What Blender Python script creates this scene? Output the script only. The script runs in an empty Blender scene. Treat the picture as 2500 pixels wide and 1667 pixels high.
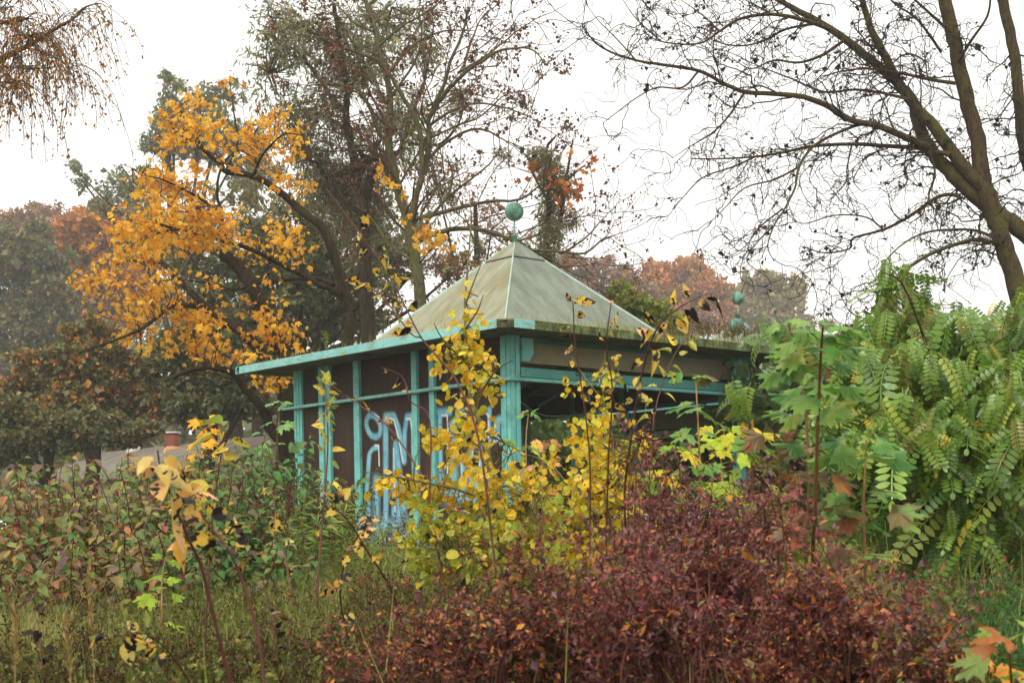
import bpy, math, random
import numpy as np
from mathutils import Matrix, Vector

rng = np.random.default_rng(7)
random.seed(7)
SC = bpy.context.scene
COL = SC.collection

# ------------------------------------------------------------------ camera, sky, sun, exposure
F, CX, CY, ROLL = 3411.0, 1250.0, 1271.6, 0.0165      # focal length in photo pixels, principal point, roll
CAMZ = 1.6
cs, sn = math.cos(ROLL), math.sin(ROLL)
cam_d = bpy.data.cameras.new('camera'); cam = bpy.data.objects.new('camera', cam_d); COL.objects.link(cam)
cam.matrix_world = Matrix(((cs, sn, 0, 0), (0, 0, -1, 0), (-sn, cs, 0, CAMZ), (0, 0, 0, 1)))
cam_d.sensor_width = 36.0; cam_d.lens = F / 2500 * 36; cam_d.shift_y = (CY - 833.5) / 2500
cam_d.clip_start = 0.05; cam_d.clip_end = 3000
cam_d.dof.use_dof = True; cam_d.dof.focus_distance = 15.5; cam_d.dof.aperture_fstop = 7.1
SC.camera = cam

SUN_EL, SUN_AZ = math.radians(52), math.radians(205)   # soft high sun behind cloud, a little behind the camera's left
w = bpy.data.worlds.new('World'); SC.world = w; w.use_nodes = True
nt = w.node_tree; bg = nt.nodes['Background']
sky = nt.nodes.new('ShaderNodeTexSky'); sky.sky_type = 'NISHITA'; sky.sun_disc = False
sky.sun_elevation = SUN_EL; sky.sun_rotation = SUN_AZ; sky.air_density = 1.0; sky.dust_density = 6.0; sky.ozone_density = 1.0
hsv = nt.nodes.new('ShaderNodeHueSaturation'); hsv.inputs['Saturation'].default_value = 0.06
mixw = nt.nodes.new('ShaderNodeMixRGB'); mixw.inputs[0].default_value = 0.8; mixw.inputs[2].default_value = (12.1, 11.9, 11.3, 1)
nt.links.new(sky.outputs[0], hsv.inputs['Color']); nt.links.new(hsv.outputs[0], mixw.inputs[1]); nt.links.new(mixw.outputs[0], bg.inputs[0])
bg.inputs[1].default_value = 0.10
sl = bpy.data.lights.new('sun', 'SUN'); sl.energy = 1.4; sl.angle = math.radians(25); sl.color = (1.0, 0.97, 0.92)
so = bpy.data.objects.new('sun', sl); COL.objects.link(so); so.location = (0, 0, 60)
so.rotation_euler = (math.pi / 2 - SUN_EL, 0, math.pi - SUN_AZ)
vs = SC.view_settings; vs.view_transform = 'Standard'; vs.look = 'None'; vs.gamma = 1.0; vs.exposure = 0.45
try: vs.use_curve_mapping = False
except Exception: pass
SC.render.engine = 'CYCLES'; cy = SC.cycles
cy.use_denoising = True; cy.max_bounces = 6; cy.diffuse_bounces = 3; cy.glossy_bounces = 2; cy.transmission_bounces = 4
cy.volume_bounces = 1; cy.transparent_max_bounces = 8; cy.use_adaptive_sampling = True; cy.adaptive_threshold = 0.02

def P(px, py, Y):
    """photo pixel + distance along the view axis -> world point"""
    up, vp = px - CX, py - CY
    u = cs * up - sn * vp; v = sn * up + cs * vp
    return np.array([u / F * Y, Y, CAMZ - v / F * Y])
def PR(px, Y): return px * Y / F                        # pixels -> metres at that distance

def G(x, y):
    x = np.asarray(x, float); y = np.asarray(y, float)
    b = 0.55 + 0.044 * np.clip(y, -3, 16.5)
    b = b + 0.05 * np.sin(x * 0.9 + 1.3) * np.cos(y * 0.7) * np.clip((14 - y) / 6, 0, 1)
    return b + 0.3 * np.sin(x * 0.05) * np.clip((y - 40) / 30, 0, 1)

# ------------------------------------------------------------------ helpers: materials
def H(h):
    c = [int(h[i:i + 2], 16) / 255 for i in (0, 2, 4)]
    return tuple(v / 12.92 if v <= .04045 else ((v + .055) / 1.055) ** 2.4 for v in c) + (1,)
def newmat(name):
    m = bpy.data.materials.new(name); m.use_nodes = True
    t = m.node_tree; t.nodes.clear(); o = t.nodes.new('ShaderNodeOutputMaterial'); return m, t, o
def N(t, k, **kw):
    n = t.nodes.new(k)
    for a, b in kw.items():
        if a.startswith('i_'): n.inputs[int(a[2:]) if a[2:].isdigit() else a[2:]].default_value = b
        else: setattr(n, a, b)
    return n
def ramp(t, stops, interp='LINEAR'):
    n = t.nodes.new('ShaderNodeValToRGB'); r = n.color_ramp; r.interpolation = interp
    while len(r.elements) > 1: r.elements.remove(r.elements[0])
    r.elements[0].position = stops[0][0]; r.elements[0].color = stops[0][1]
    for p, c in stops[1:]:
        e = r.elements.new(p); e.color = c
    return n
def mixc(t, fac, a, b, blend='MIX'):
    n = t.nodes.new('ShaderNodeMixRGB'); n.blend_type = blend
    for i, v in enumerate((fac, a, b)):
        if hasattr(v, 'is_output') or isinstance(v, bpy.types.NodeSocket): t.links.new(v, n.inputs[i])
        else: n.inputs[i].default_value = v
    return n.outputs[0]

def leafmat(name, cols, spots=0.0, rough=0.5, spec=0.35, trans=0.35, spotcol='1c1518', edge=None, sat=1.0):
    """leaf colours drawn at random per leaf; black fungus spots from noise on the leaf's own coordinates"""
    m, t, o = newmat(name)
    at = N(t, 'ShaderNodeAttribute', attribute_name='rnd'); oi = N(t, 'ShaderNodeObjectInfo')
    ad = N(t, 'ShaderNodeMath', operation='ADD'); fr = N(t, 'ShaderNodeMath', operation='FRACT')
    t.links.new(at.outputs['Fac'], ad.inputs[0]); t.links.new(oi.outputs['Random'], ad.inputs[1]); t.links.new(ad.outputs[0], fr.inputs[0])
    tot = sum(c[1] for c in cols); x = 0; st = []
    for c, wt in cols: st.append((x / tot, H(c))); x += wt
    rp = ramp(t, st, 'CONSTANT'); t.links.new(fr.outputs[0], rp.inputs[0])
    uv = N(t, 'ShaderNodeUVMap'); uv.uv_map = 'lc'
    mul = N(t, 'ShaderNodeMath', operation='MULTIPLY', i_1=97.0); t.links.new(fr.outputs[0], mul.inputs[0])
    cx = N(t, 'ShaderNodeCombineXYZ'); t.links.new(mul.outputs[0], cx.inputs[2])
    va = N(t, 'ShaderNodeVectorMath', operation='ADD'); t.links.new(uv.outputs[0], va.inputs[0]); t.links.new(cx.outputs[0], va.inputs[1])
    nz = N(t, 'ShaderNodeTexNoise', i_Scale=2.4, i_Detail=3.0); t.links.new(va.outputs[0], nz.inputs['Vector'])
    br = N(t, 'ShaderNodeMapRange', i_1=0.3, i_2=0.7, i_3=0.82, i_4=1.22); t.links.new(nz.outputs[0], br.inputs[0])
    c = mixc(t, 1.0, rp.outputs[0], br.outputs[0], 'MULTIPLY')
    # second noise from the leaf number so neighbours of one colour still differ
    wn = N(t, 'ShaderNodeTexWhiteNoise', noise_dimensions='1D'); t.links.new(mul.outputs[0], wn.inputs['W'])
    b2 = N(t, 'ShaderNodeMapRange', i_1=0.0, i_2=1.0, i_3=0.72, i_4=1.22); t.links.new(wn.outputs['Value'], b2.inputs[0])
    c = mixc(t, 1.0, c, b2.outputs[0], 'MULTIPLY')
    if edge:
        n2 = N(t, 'ShaderNodeTexNoise', i_Scale=1.1, i_Detail=1.0); t.links.new(va.outputs[0], n2.inputs['Vector'])
        e = ramp(t, [(0.47, (0, 0, 0, 1)), (0.6, (1, 1, 1, 1))]); t.links.new(n2.outputs[0], e.inputs[0])
        c = mixc(t, e.outputs[0], c, H(edge))
    if spots:
        n3 = N(t, 'ShaderNodeTexNoise', i_Scale=3.2, i_Detail=2.0); t.links.new(va.outputs[0], n3.inputs['Vector'])
        s = ramp(t, [(0.66 - spots, (0, 0, 0, 1)), (0.70 - spots, (1, 1, 1, 1))]); t.links.new(n3.outputs[0], s.inputs[0])
        c = mixc(t, s.outputs[0], c, H(spotcol))
    b = N(t, 'ShaderNodeBsdfPrincipled'); b.inputs['Roughness'].default_value = rough; b.inputs['Specular IOR Level'].default_value = spec
    tr = N(t, 'ShaderNodeBsdfTranslucent'); mx = N(t, 'ShaderNodeMixShader'); mx.inputs[0].default_value = trans
    t.links.new(c, b.inputs['Base Color']); t.links.new(c, tr.inputs[0])
    t.links.new(b.outputs[0], mx.inputs[1]); t.links.new(tr.outputs[0], mx.inputs[2]); t.links.new(mx.outputs[0], o.inputs[0])
    return m

def surf(name, c1, c2, scale=6.0, rough=0.8, lo=0.35, hi=0.65, bump=0.0, bscale=30.0, spec=0.3, stretch=None, extra=None):
    m, t, o = newmat(name)
    tc = N(t, 'ShaderNodeTexCoord'); vec = tc.outputs['Object']
    if stretch:
        mp = N(t, 'ShaderNodeMapping'); mp.inputs['Scale'].default_value = stretch; t.links.new(vec, mp.inputs[0]); vec = mp.outputs[0]
    nz = N(t, 'ShaderNodeTexNoise', i_Scale=scale, i_Detail=6.0, i_Roughness=0.65); t.links.new(vec, nz.inputs['Vector'])
    rp = ramp(t, [(lo, H(c1)), (hi, H(c2))]); t.links.new(nz.outputs[0], rp.inputs[0]); c = rp.outputs[0]
    if extra: c = extra(t, tc, c)
    b = N(t, 'ShaderNodeBsdfPrincipled'); b.inputs['Roughness'].default_value = rough; b.inputs['Specular IOR Level'].default_value = spec
    t.links.new(c, b.inputs['Base Color'])
    if bump:
        n2 = N(t, 'ShaderNodeTexNoise', i_Scale=bscale, i_Detail=5.0); t.links.new(vec, n2.inputs['Vector'])
        bp = N(t, 'ShaderNodeBump', i_Strength=bump, i_Distance=0.02); t.links.new(n2.outputs[0], bp.inputs['Height']); t.links.new(bp.outputs[0], b.inputs['Normal'])
    t.links.new(b.outputs[0], o.inputs[0]); return m

# ------------------------------------------------------------------ helpers: meshes
def mk(name, V, T, mat, parent=None, rnd=None, lc=None, smooth=False, quads=None):
    """numpy verts + triangles (and optional quads) -> one mesh object; origin at its parent"""
    V = np.asarray(V, np.float32).reshape(-1, 3)
    me = bpy.data.meshes.new(name)
    off = np.zeros(3, np.float32)
    if parent is not None: off = np.array(parent.location, np.float32)
    T = np.asarray(T, np.int32).reshape(-1, 3) if T is not None and len(T) else np.zeros((0, 3), np.int32)
    Q = np.asarray(quads, np.int32).reshape(-1, 4) if quads is not None and len(quads) else np.zeros((0, 4), np.int32)
    li = np.concatenate([T.ravel(), Q.ravel()]); ls = np.concatenate([np.arange(len(T)) * 3, len(T) * 3 + np.arange(len(Q)) * 4])
    lt = np.concatenate([np.full(len(T), 3), np.full(len(Q), 4)])
    me.vertices.add(len(V)); me.vertices.foreach_set('co', (V - off).ravel())
    me.loops.add(len(li)); me.loops.foreach_set('vertex_index', li.astype(np.int32))
    me.polygons.add(len(ls)); me.polygons.foreach_set('loop_start', ls.astype(np.int32)); me.polygons.foreach_set('loop_total', lt.astype(np.int32))
    if smooth: me.polygons.foreach_set('use_smooth', np.ones(len(ls), bool))
    me.update(calc_edges=True)
    if rnd is not None:
        a = me.attributes.new('rnd', 'FLOAT', 'POINT'); a.data.foreach_set('value', np.asarray(rnd, np.float32))
    if lc is not None:
        uv = me.uv_layers.new(name='lc'); uv.data.foreach_set('uv', np.asarray(lc, np.float32)[li].ravel())
    me.materials.append(mat)
    o = bpy.data.objects.new(name, me); COL.objects.link(o)
    if parent is not None: o.parent = parent
    return o
def thing(name, label, cat, loc=(0, 0, 0), group=None, rz=0.0):
    o = bpy.data.objects.new(name, None); COL.objects.link(o); o.location = loc; o.rotation_euler = (0, 0, rz)
    o.empty_display_size = 0.2
    o['label'] = label; o['category'] = cat
    if group: o['group'] = group
    return o
def tag(o, label=None, cat=None, group=None, kind=None):
    for k, v in (('label', label), ('category', cat), ('group', group), ('kind', kind)):
        if v: o[k] = v
    return o

def unit(v): return v / (np.linalg.norm(v, axis=-1, keepdims=True) + 1e-12)
def smoothline(pts, rad, sub=5, jit=0.0):
    pts = np.asarray(pts, float); rad = np.asarray(rad, float); n = len(pts)
    if n < 3: sub = max(sub, 3)
    ext = np.vstack([2 * pts[0] - pts[1], pts, 2 * pts[-1] - pts[-2]]); out = []; ro = []
    for i in range(n - 1):
        p0, p1, p2, p3 = ext[i:i + 4]
        for k in range(sub):
            u = k / sub
            out.append(.5 * ((2 * p1) + (-p0 + p2) * u + (2 * p0 - 5 * p1 + 4 * p2 - p3) * u * u + (-p0 + 3 * p1 - 3 * p2 + p3) * u ** 3))
            ro.append(rad[i] * (1 - u) + rad[i + 1] * u)
    out.append(pts[-1]); ro.append(rad[-1]); out = np.array(out); ro = np.array(ro)
    if jit: out[1:-1] += rng.normal(0, 1, (len(out) - 2, 3)) * jit * ro[1:-1, None]
    return out, ro
def tubes(lines, sides=6):
    Vs, Qs, n0 = [], [], 0
    ang = np.arange(sides) * 2 * math.pi / sides; ca, sa = np.cos(ang), np.sin(ang)
    base = np.arange(sides); nxt = (base + 1) % sides
    for pts, rad in lines:
        pts = np.asarray(pts); n = len(pts)
        t = np.empty_like(pts); t[1:-1] = pts[2:] - pts[:-2]; t[0] = pts[1] - pts[0]; t[-1] = pts[-1] - pts[-2]
        t = unit(t); m = np.abs(t).mean(0); ref = np.zeros(3); ref[int(np.argmin(m))] = 1
        a = unit(np.cross(t, ref)); b = np.cross(t, a); rad = np.asarray(rad)
        V = pts[:, None, :] + (a[:, None, :] * ca[None, :, None] + b[:, None, :] * sa[None, :, None]) * rad[:, None, None]
        Vs.append(V.reshape(-1, 3))
        r = np.arange(n - 1)[:, None] * sides + n0
        q = np.stack([r + base, r + nxt, r + sides + nxt, r + sides + base], -1).reshape(-1, 4); Qs.append(q); n0 += n * sides
    return np.concatenate(Vs), np.concatenate(Qs)
def tubeobj(name, lines, sides, mat, parent=None):
    V, Q = tubes(lines, sides); return mk(name, V, None, mat, parent, quads=Q, smooth=True)

# ------------------------------------------------------------------ leaf shapes: (verts, tris); y along the leaf from its base, z up
def fan(outline, centre, stem=0.0, sw=0.02, cup=0.0):
    o = np.array(outline, float); V = [list(centre) + [0.0]] if len(centre) == 2 else [list(centre)]
    for x, y in o: V.append([x, y, cup * (x * x + (y - V[0][1]) ** 2)])
    n = len(o); T = [(0, 1 + i, 1 + (i + 1) % n) for i in range(n)]
    V = np.array(V); V[:, 1] += stem
    if stem:
        k = len(V); V = np.vstack([V, [[-sw, 0, 0], [sw, 0, 0], [0, stem, 0]]]); T.append((k, k + 1, k + 2))
    return V, np.array(T)
def leaf_round(stem=0.75, n=11, cup=0.25, fold=0.0):
    a = np.linspace(0, 2 * math.pi, n, endpoint=False) - math.pi / 2
    o = [(0.5 * math.cos(t) * 1.02, 0.46 + 0.48 * math.sin(t) + (0.07 if abs(t - math.pi / 2) < .3 else 0)) for t in a]
    V, T = fan(o, (0, .45), stem, .02, cup); V[:, 2] += fold * np.abs(V[:, 0]); return V, T
def leaf_maple(stem=0.5, droop=0.25, fold=0.15, simple=False, ph=0.0):
    half = [(0.0, 1.0), (.09, .80), (.20, .84), (.17, .62), (.30, .60), (.45, .74), (.60, .72), (.50, .52), (.62, .45), (.42, .33), (.46, .20), (.55, .08), (.34, .08), (.16, .02), (0.0, .06)]
    if simple: half = [(0.0, 1.0), (.13, .60), (.56, .72), (.42, .36), (.52, .10), (.2, .05), (0, .08)]
    o = [(x, y) for x, y in half] + [(-x, y) for x, y in half[-2:0:-1]]
    V, T = fan(o, (0, .30), stem, .018)
    yy = V[:, 1] - stem
    V[:, 2] = -fold * np.abs(V[:, 0]) * (1 + .4 * np.sin(6 * V[:, 1] + ph)) - droop * np.clip(yy, 0, 1) ** 2 + .05 * np.sin(V[:, 0] * 9 + ph)
    V[np.abs(V[:, 1]) < 1e-6, 2] = 0
    return V, T
def leaf_ovate(stem=0.12, wdt=0.33, droop=0.3, fold=0.35, n=4):
    ys = np.linspace(0, 1, n + 1); wd = [0.0] + [wdt * math.sin(math.pi * (y ** 0.75)) ** 0.8 for y in ys[1:-1]] + [0.0]
    V = [(0, y, -droop * y * y) for y in ys]
    L = {}
    for i in range(1, n):
        for s in (-1, 1):
            L[(i, s)] = len(V); V.append((s * wd[i], ys[i], -droop * ys[i] ** 2 + fold * wd[i]))
    T = []
    for s in (-1, 1):
        for i in range(n):
            a, b = i, i + 1; la, lb = L.get((i, s)), L.get((i + 1, s))
            tr = []
            if la is None: tr = [(a, lb, b)]
            elif lb is None: tr = [(a, la, b)]
            else: tr = [(a, la, lb), (a, lb, b)]
            T += [t if s > 0 else t[::-1] for t in tr]
    V = np.array(V, float); V[:, 1] += stem
    k = len(V); V = np.vstack([V, [[-.012, 0, 0], [.012, 0, 0]]]); T.append((k, k + 1, 0)); return V, np.array(T)
def leaf_small(wdt=0.25, fold=.12):
    V = np.array([(0, 0, 0), (wdt, .55, fold), (0, 1, 0), (-wdt, .55, fold), (0, .5, 0)], float)
    return V, np.array([(0, 1, 4), (1, 2, 4), (2, 3, 4), (3, 0, 4)])
def leaf_quad(wdt=0.12, bend=.1):
    V = np.array([(0, 0, 0), (wdt, .5, bend), (0, 1, 0), (-wdt, .5, bend)], float); return V, np.array([(0, 1, 2), (0, 2, 3)])
def leaf_frond(pairs=9, droop=0.9, wdt=.040, curl=0.0):
    """pinnate leaf of length 1: curved stalk with folded leaflets"""
    Vs, Ts = [], []; n = 0
    def cen(s): return np.array([curl * s * s, math.sin(droop * s) / droop, -(1 - math.cos(droop * s)) / droop])
    for i in range(8):
        a, b = cen(i / 8), cen((i + 1) / 8); r = .007
        Vs += [a + (-r, 0, 0), a + (r, 0, 0), b + (r, 0, 0), b + (-r, 0, 0)]; Ts += [(n, n + 1, n + 2), (n, n + 2, n + 3)]; n += 4
    for i in range(pairs + 1):
        s = .14 + .86 * i / pairs; c = cen(s); t = unit(cen(min(1, s + .02)) - cen(s - .02)); up = np.array([0, -t[2], t[1]])
        for sd in ((-1, 1) if i < pairs else (0,)):
            ll = .21 * (1 - .35 * abs(s - .5))
            d = unit(sd * np.array([1, 0, 0]) * .9 + t * (.30 if sd else 1) - up * .22); sx = unit(np.cross(d, up)); 
            V0 = [c + d * .01, c + d * ll * .35 + sx * wdt - up * .012, c + d * ll * .75 + sx * wdt * .85 - up * .015, c + d * ll, c + d * ll * .75 - sx * wdt * .85 - up * .015, c + d * ll * .35 - sx * wdt - up * .012, c + d * ll * .55]
            Vs += V0[:6]; Ts += [(n, n + 1, n + 5), (n + 1, n + 2, n + 5), (n + 2, n + 4, n + 5), (n + 2, n + 3, n + 4)]; n += 6
    return np.array(Vs), np.array(Ts)

def frames(d, nrm):
    y = unit(d); z = nrm - (nrm * y).sum(-1, keepdims=True) * y; z = unit(z); x = np.cross(y, z)
    return np.stack([x, y, z], -1)
def inst(tpls, pos, R, sc):
    """joined copies of leaf templates -> V, T, rnd, lc"""
    pos = np.asarray(pos); n = len(pos); k = rng.integers(0, len(tpls), n); Vs, Ts, Rn, Lc, n0 = [], [], [], [], 0
    for j, (V, T) in enumerate(tpls):
        ix = np.where(k == j)[0]
        if not len(ix): continue
        W = np.einsum('nij,vj->nvi', R[ix], V) * np.asarray(sc)[ix][:, None, None] + pos[ix][:, None, :]
        Vs.append(W.reshape(-1, 3)); Ts.append((T[None] + (np.arange(len(ix)) * len(V))[:, None, None] + n0).reshape(-1, 3))
        Rn.append(np.repeat(rng.random(len(ix)), len(V))); Lc.append(np.tile(V[:, :2], (len(ix), 1))); n0 += len(ix) * len(V)
    return np.concatenate(Vs), np.concatenate(Ts), np.concatenate(Rn), np.concatenate(Lc)
_tm = {}
def leafmesh(name, tpl, mat):
    V, T = tpl; me = bpy.data.meshes.new(name); me.from_pydata(V.tolist(), [], T.tolist())
    a = me.attributes.new('rnd', 'FLOAT', 'POINT'); a.data.foreach_set('value', np.zeros(len(V), np.float32))
    li = np.array(T).ravel(); uv = me.uv_layers.new(name='lc'); uv.data.foreach_set('uv', V[li][:, :2].astype(np.float32).ravel())
    me.materials.append(mat); return me
def leaves(parent, tpls, pos, R, sc, mat, nsingle=0, name='leaf', near=None, stuffname='foliage'):
    """the nsingle nearest leaves become objects of their own, the rest one joined part"""
    pos = np.asarray(pos); sc = np.asarray(sc); n = len(pos)
    if n == 0: return
    order = np.argsort(pos[:, 1] / sc) if nsingle else np.arange(n)
    one, rest = order[:nsingle], order[nsingle:]
    if len(one):
        key = (id(tpls), mat.name, name)
        if key not in _tm: _tm[key] = [leafmesh(name, t, mat) for t in tpls]
        ms = _tm[key]; b = Vector(parent.location)
        for i in one:
            o = bpy.data.objects.new(name, ms[int(rng.integers(0, len(ms)))]); COL.objects.link(o); o.parent = parent
            s = float(sc[i]); M = R[i] * s
            o.matrix_local = Matrix(((M[0, 0], M[0, 1], M[0, 2], pos[i, 0] - b.x), (M[1, 0], M[1, 1], M[1, 2], pos[i, 1] - b.y), (M[2, 0], M[2, 1], M[2, 2], pos[i, 2] - b.z), (0, 0, 0, 1)))
    if len(rest):
        V, T, rn, lc = inst(tpls, pos[rest], R[rest], sc[rest])
        o = mk(stuffname, V, T, mat, parent, rn, lc); o['kind'] = 'stuff'
def randdir(n, down=0.0, flat=1.0):
    d = rng.normal(0, 1, (n, 3)); d[:, 2] *= flat; d = unit(d); d[:, 2] -= down; return unit(d)
def randframes(n, down=0.5, up=0.6, camfac=0.0):
    d = randdir(n, down); nr = unit(rng.normal(0, 1, (n, 3)) + np.array([0, -camfac, up])); return frames(d, nr)
def logn(n, m, s=.25): return m * np.exp(rng.normal(0, s, n))

# ------------------------------------------------------------------ helpers: growth
def perp(d):
    r = rng.normal(0, 1, 3); r -= r.dot(d) * d; return r / (np.linalg.norm(r) + 1e-9)
def walk(p, d, L, r0, r1, n, wig=0.15, grav=0.0, up=0.0):
    pts = [np.array(p, float)]; d = np.array(d, float); st = L / n
    nz = rng.normal(0, wig, (n, 3))
    for i in range(n):
        d = d + nz[i]; d[2] += up - grav; d /= math.sqrt(d @ d) + 1e-9
        pts.append(pts[-1] + d * st)
    return np.array(pts), np.linspace(r0, r1, n + 1)
def along(line, t):
    pts, rad = line; n = len(pts) - 1; x = t * n; i = min(int(x), n - 1); u = x - i
    return pts[i] * (1 - u) + pts[i + 1] * u, unit(pts[i + 1] - pts[i]), rad[i] * (1 - u) + rad[i + 1] * u
def plen(line): return float(np.linalg.norm(np.diff(line[0], axis=0), axis=1).sum())
def sprout(lines, dens, Lf, ang=0.9, rr=0.5, tmin=0.15, n=6, wig=0.15, grav=0.0, up=0.0, rend=0.25, bias=(0, 0, 0), rmax=1e9, rminabs=0.0015):
    """side branches from a set of lines; Lf(t, parent_length) -> length"""
    out = []
    for ln in lines:
        PL = plen(ln); k = rng.poisson(dens * PL * (1 - tmin))
        for _ in range(k):
            t = tmin + (1 - tmin) * rng.random(); p, d, r = along(ln, t)
            L = Lf(t, PL) * (0.6 + 0.8 * rng.random())
            a = ang * (0.7 + 0.6 * rng.random()); q = d * math.cos(a) + perp(d) * math.sin(a) + np.array(bias); q /= np.linalg.norm(q) + 1e-9
            rs = max(min(r * rr, rmax), rminabs)
            out.append(walk(p, q, L, rs, max(rs * rend, rminabs * .7), n, wig, grav, up))
    return out
def limbs_px(L, Y, jit=0.15):
    """list of (points [(px,py[,dY])], (r0,r1) in px) -> smooth world lines; each limb swings gently in depth"""
    out = []
    for pts, (r0, r1) in L:
        n = len(pts); dy = rng.normal(0, .9); q = []
        for i, p in enumerate(pts):
            yy = Y + (p[2] if len(p) > 2 else dy * (i / max(1, n - 1)))
            q.append(P(p[0], p[1], yy))
        out.append(smoothline(q, [PR(r0 + (r1 - r0) * i / (n - 1), Y) for i in range(n)], 5, jit))
    return out
def blobpts(blobs, Y, n, depth=1.0, dens=None, shell=0.0):
    """random points inside px ellipses (cx,cy,rx,ry[,w]) at distance Y, ellipsoids with real depth"""
    A = np.array([b[2] * b[3] * (b[4] if len(b) > 4 else 1) for b in blobs], float); k = rng.choice(len(blobs), n, p=A / A.sum()); out = np.empty((n, 3)); cen = np.empty((n, 3))
    d = unit(rng.normal(0, 1, (n, 3))) * ((shell + (1 - shell) * rng.random((n, 1))) ** (1 / 2.4))
    offs = np.array([random.Random(i * 7 + int(b[0])).uniform(-1, 1) for i, b in enumerate(blobs)])
    C = np.array([P(b[0], b[1], Y + offs[j] * depth) for j, b in enumerate(blobs)]); rr = np.array([(PR(b[2], Y), .5 * (PR(b[2], Y) + PR(b[3], Y)), PR(b[3], Y)) for b in blobs])
    cen[:] = C[k]; out[:] = cen + d * rr[k]
    return out, cen
def nearest_twigs(targets, lines, r, mat_lines, n=5, wig=.12, maxlen=9.0):
    """thin twigs from the nearest limb point to each target"""
    pts = np.concatenate([l[0] for l in lines]); out = []
    for q in targets:
        dd = ((pts - q) ** 2).sum(1); dd = dd + (pts[:, 2] > q[2] + .3) * 0.4 + rng.random(len(pts)) * dd.min() * .8; p = pts[int(np.argmin(dd))]
        ln = np.linalg.norm(q - p)
        if ln > maxlen: p = q + (p - q) * maxlen / ln
        m = (p + q) / 2 + rng.normal(0, wig, 3) * min(ln, maxlen); out.append(smoothline([p, m, q], [r, r * .7, r * .3], 3))
    return out
def snap(pts, tg):
    out = np.empty_like(pts)
    for a in range(0, len(pts), 4000):
        p = pts[a:a + 4000]; out[a:a + 4000] = tg[np.argmin((p ** 2).sum(1)[:, None] - 2 * p @ tg.T + (tg ** 2).sum(1)[None], 1)]
    return out

# ------------------------------------------------------------------ materials
def moss_extra(c, amt_lo, amt_hi, scale, stretch=(1, 1, 1)):
    def f(t, tc, base):
        mp = N(t, 'ShaderNodeMapping'); mp.inputs['Scale'].default_value = stretch; t.links.new(tc.outputs['Object'], mp.inputs[0])
        n = N(t, 'ShaderNodeTexNoise', i_Scale=scale, i_Detail=7.0, i_Roughness=0.7); t.links.new(mp.outputs[0], n.inputs['Vector'])
        r = ramp(t, [(amt_lo, (0, 0, 0, 1)), (amt_hi, (1, 1, 1, 1))]); t.links.new(n.outputs[0], r.inputs[0])
        return mixc(t, r.outputs[0], base, H(c))
    return f
def chain(*fs):
    def f(t, tc, c):
        for g in fs: c = g(t, tc, c)
        return c
    return f
M_teal = surf('teal_paint', '62b0a8', '7ecac0', 5, .55, .3, .7, .15, 60, .4, extra=chain(moss_extra('5c6a52', .60, .72, 9, (1, 1, .6)), moss_extra('3f6a60', .50, .75, 2.2), moss_extra('5a3f2a', .665, .69, 34)))
M_tealfascia = surf('teal_fascia_paint', '72b8b0', '96d2ca', 5, .55, .3, .7, .15, 60, .4, extra=chain(moss_extra('8f8558', .53, .68, 5, (1, 1, 2.5)), moss_extra('5a5138', .60, .70, 22), moss_extra('5f4028', .66, .68, 40)))
M_tealmoss = surf('moss_covered_paint', '55602f', '7a9a72', 4, .8, .38, .72, .4, 50, .2, extra=chain(moss_extra('3d3a20', .44, .60, 14, (1, 1, .4)), moss_extra('a88a1e', .56, .66, 26, (1, 1, .5)), moss_extra('7fb7a8', .66, .72, 3)))
M_tealdark = surf('dark_teal_paint', '2f6b61', '437f76', 6, .6, .3, .7, .15, 60, .3, extra=moss_extra('26443a', .55, .75, 3))  # darker teal for joists, header trim and the rear posts and beams
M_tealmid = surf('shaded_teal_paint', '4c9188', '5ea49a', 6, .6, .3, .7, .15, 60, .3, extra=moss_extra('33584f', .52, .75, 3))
M_roof_l = surf('roof_copper_ochre', '7f7a5c', '969a84', 3, .7, .35, .62, .15, 40, .3, stretch=(.8, 2.0, .8), extra=chain(moss_extra('7d6838', .50, .78, 1.5, (.5, 1.6, .5)), moss_extra('a9b8aa', .62, .74, 2.5, (.5, 2.4, .5)), moss_extra('5f5a40', .62, .66, 40)))
M_roof_r = surf('roof_copper_grey', '697062', '838c7d', 3, .7, .35, .65, .15, 40, .3, stretch=(2.0, .8, .8), extra=chain(moss_extra('5c6456', .52, .74, 2.2, (2.6, .6, .6)), moss_extra('c3d2c6', .69, .72, 7), moss_extra('4c5446', .62, .66, 40)))
M_ridge = surf('ridge_verdigris', '93ac9d', 'b3c5b7', 6, .6, .35, .65)
M_copper = surf('verdigris_copper', '4d8a72', '7fb39c', 5, .5, .35, .65, .1, 40, .4, extra=moss_extra('22362c', .42, .60, 6, (1, 1, .6)))
M_skirt = surf('roof_felt', '8d8568', 'a59f83', 8, .9, .35, .65, .3, 60, .2, extra=moss_extra('5f5a3c', .55, .7, 3))
M_soffit = surf('soffit_board', '5c584a', '767160', 5, .85, .35, .65, extra=moss_extra('37352c', .55, .7, 3))
M_beige = surf('beige_header_board', '857f64', '979074', 4, .8, .3, .7, extra=moss_extra('6c664e', .5, .75, 2))
M_darkply = surf('dark_board', '2c211c', '3a2c25', 4, .8, .3, .7, stretch=(1, 1, .2))
M_rotwood = surf('rotten_wood', '2b2a20', '6a6646', 16, .95, .35, .65, .8, 40, .1, extra=moss_extra('8a7a22', .62, .68, 12))
M_black = surf('black_marker_and_cap_shade', '0c0c0c', '151515', 5, .7)
M_concrete = surf('concrete', '5b5850', '7b776d', 5, .9, .35, .65, .3)
M_brick = surf('chimney_brick', '6e3a2c', '86503e', 9, .9, .3, .7, .4, 40)
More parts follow.
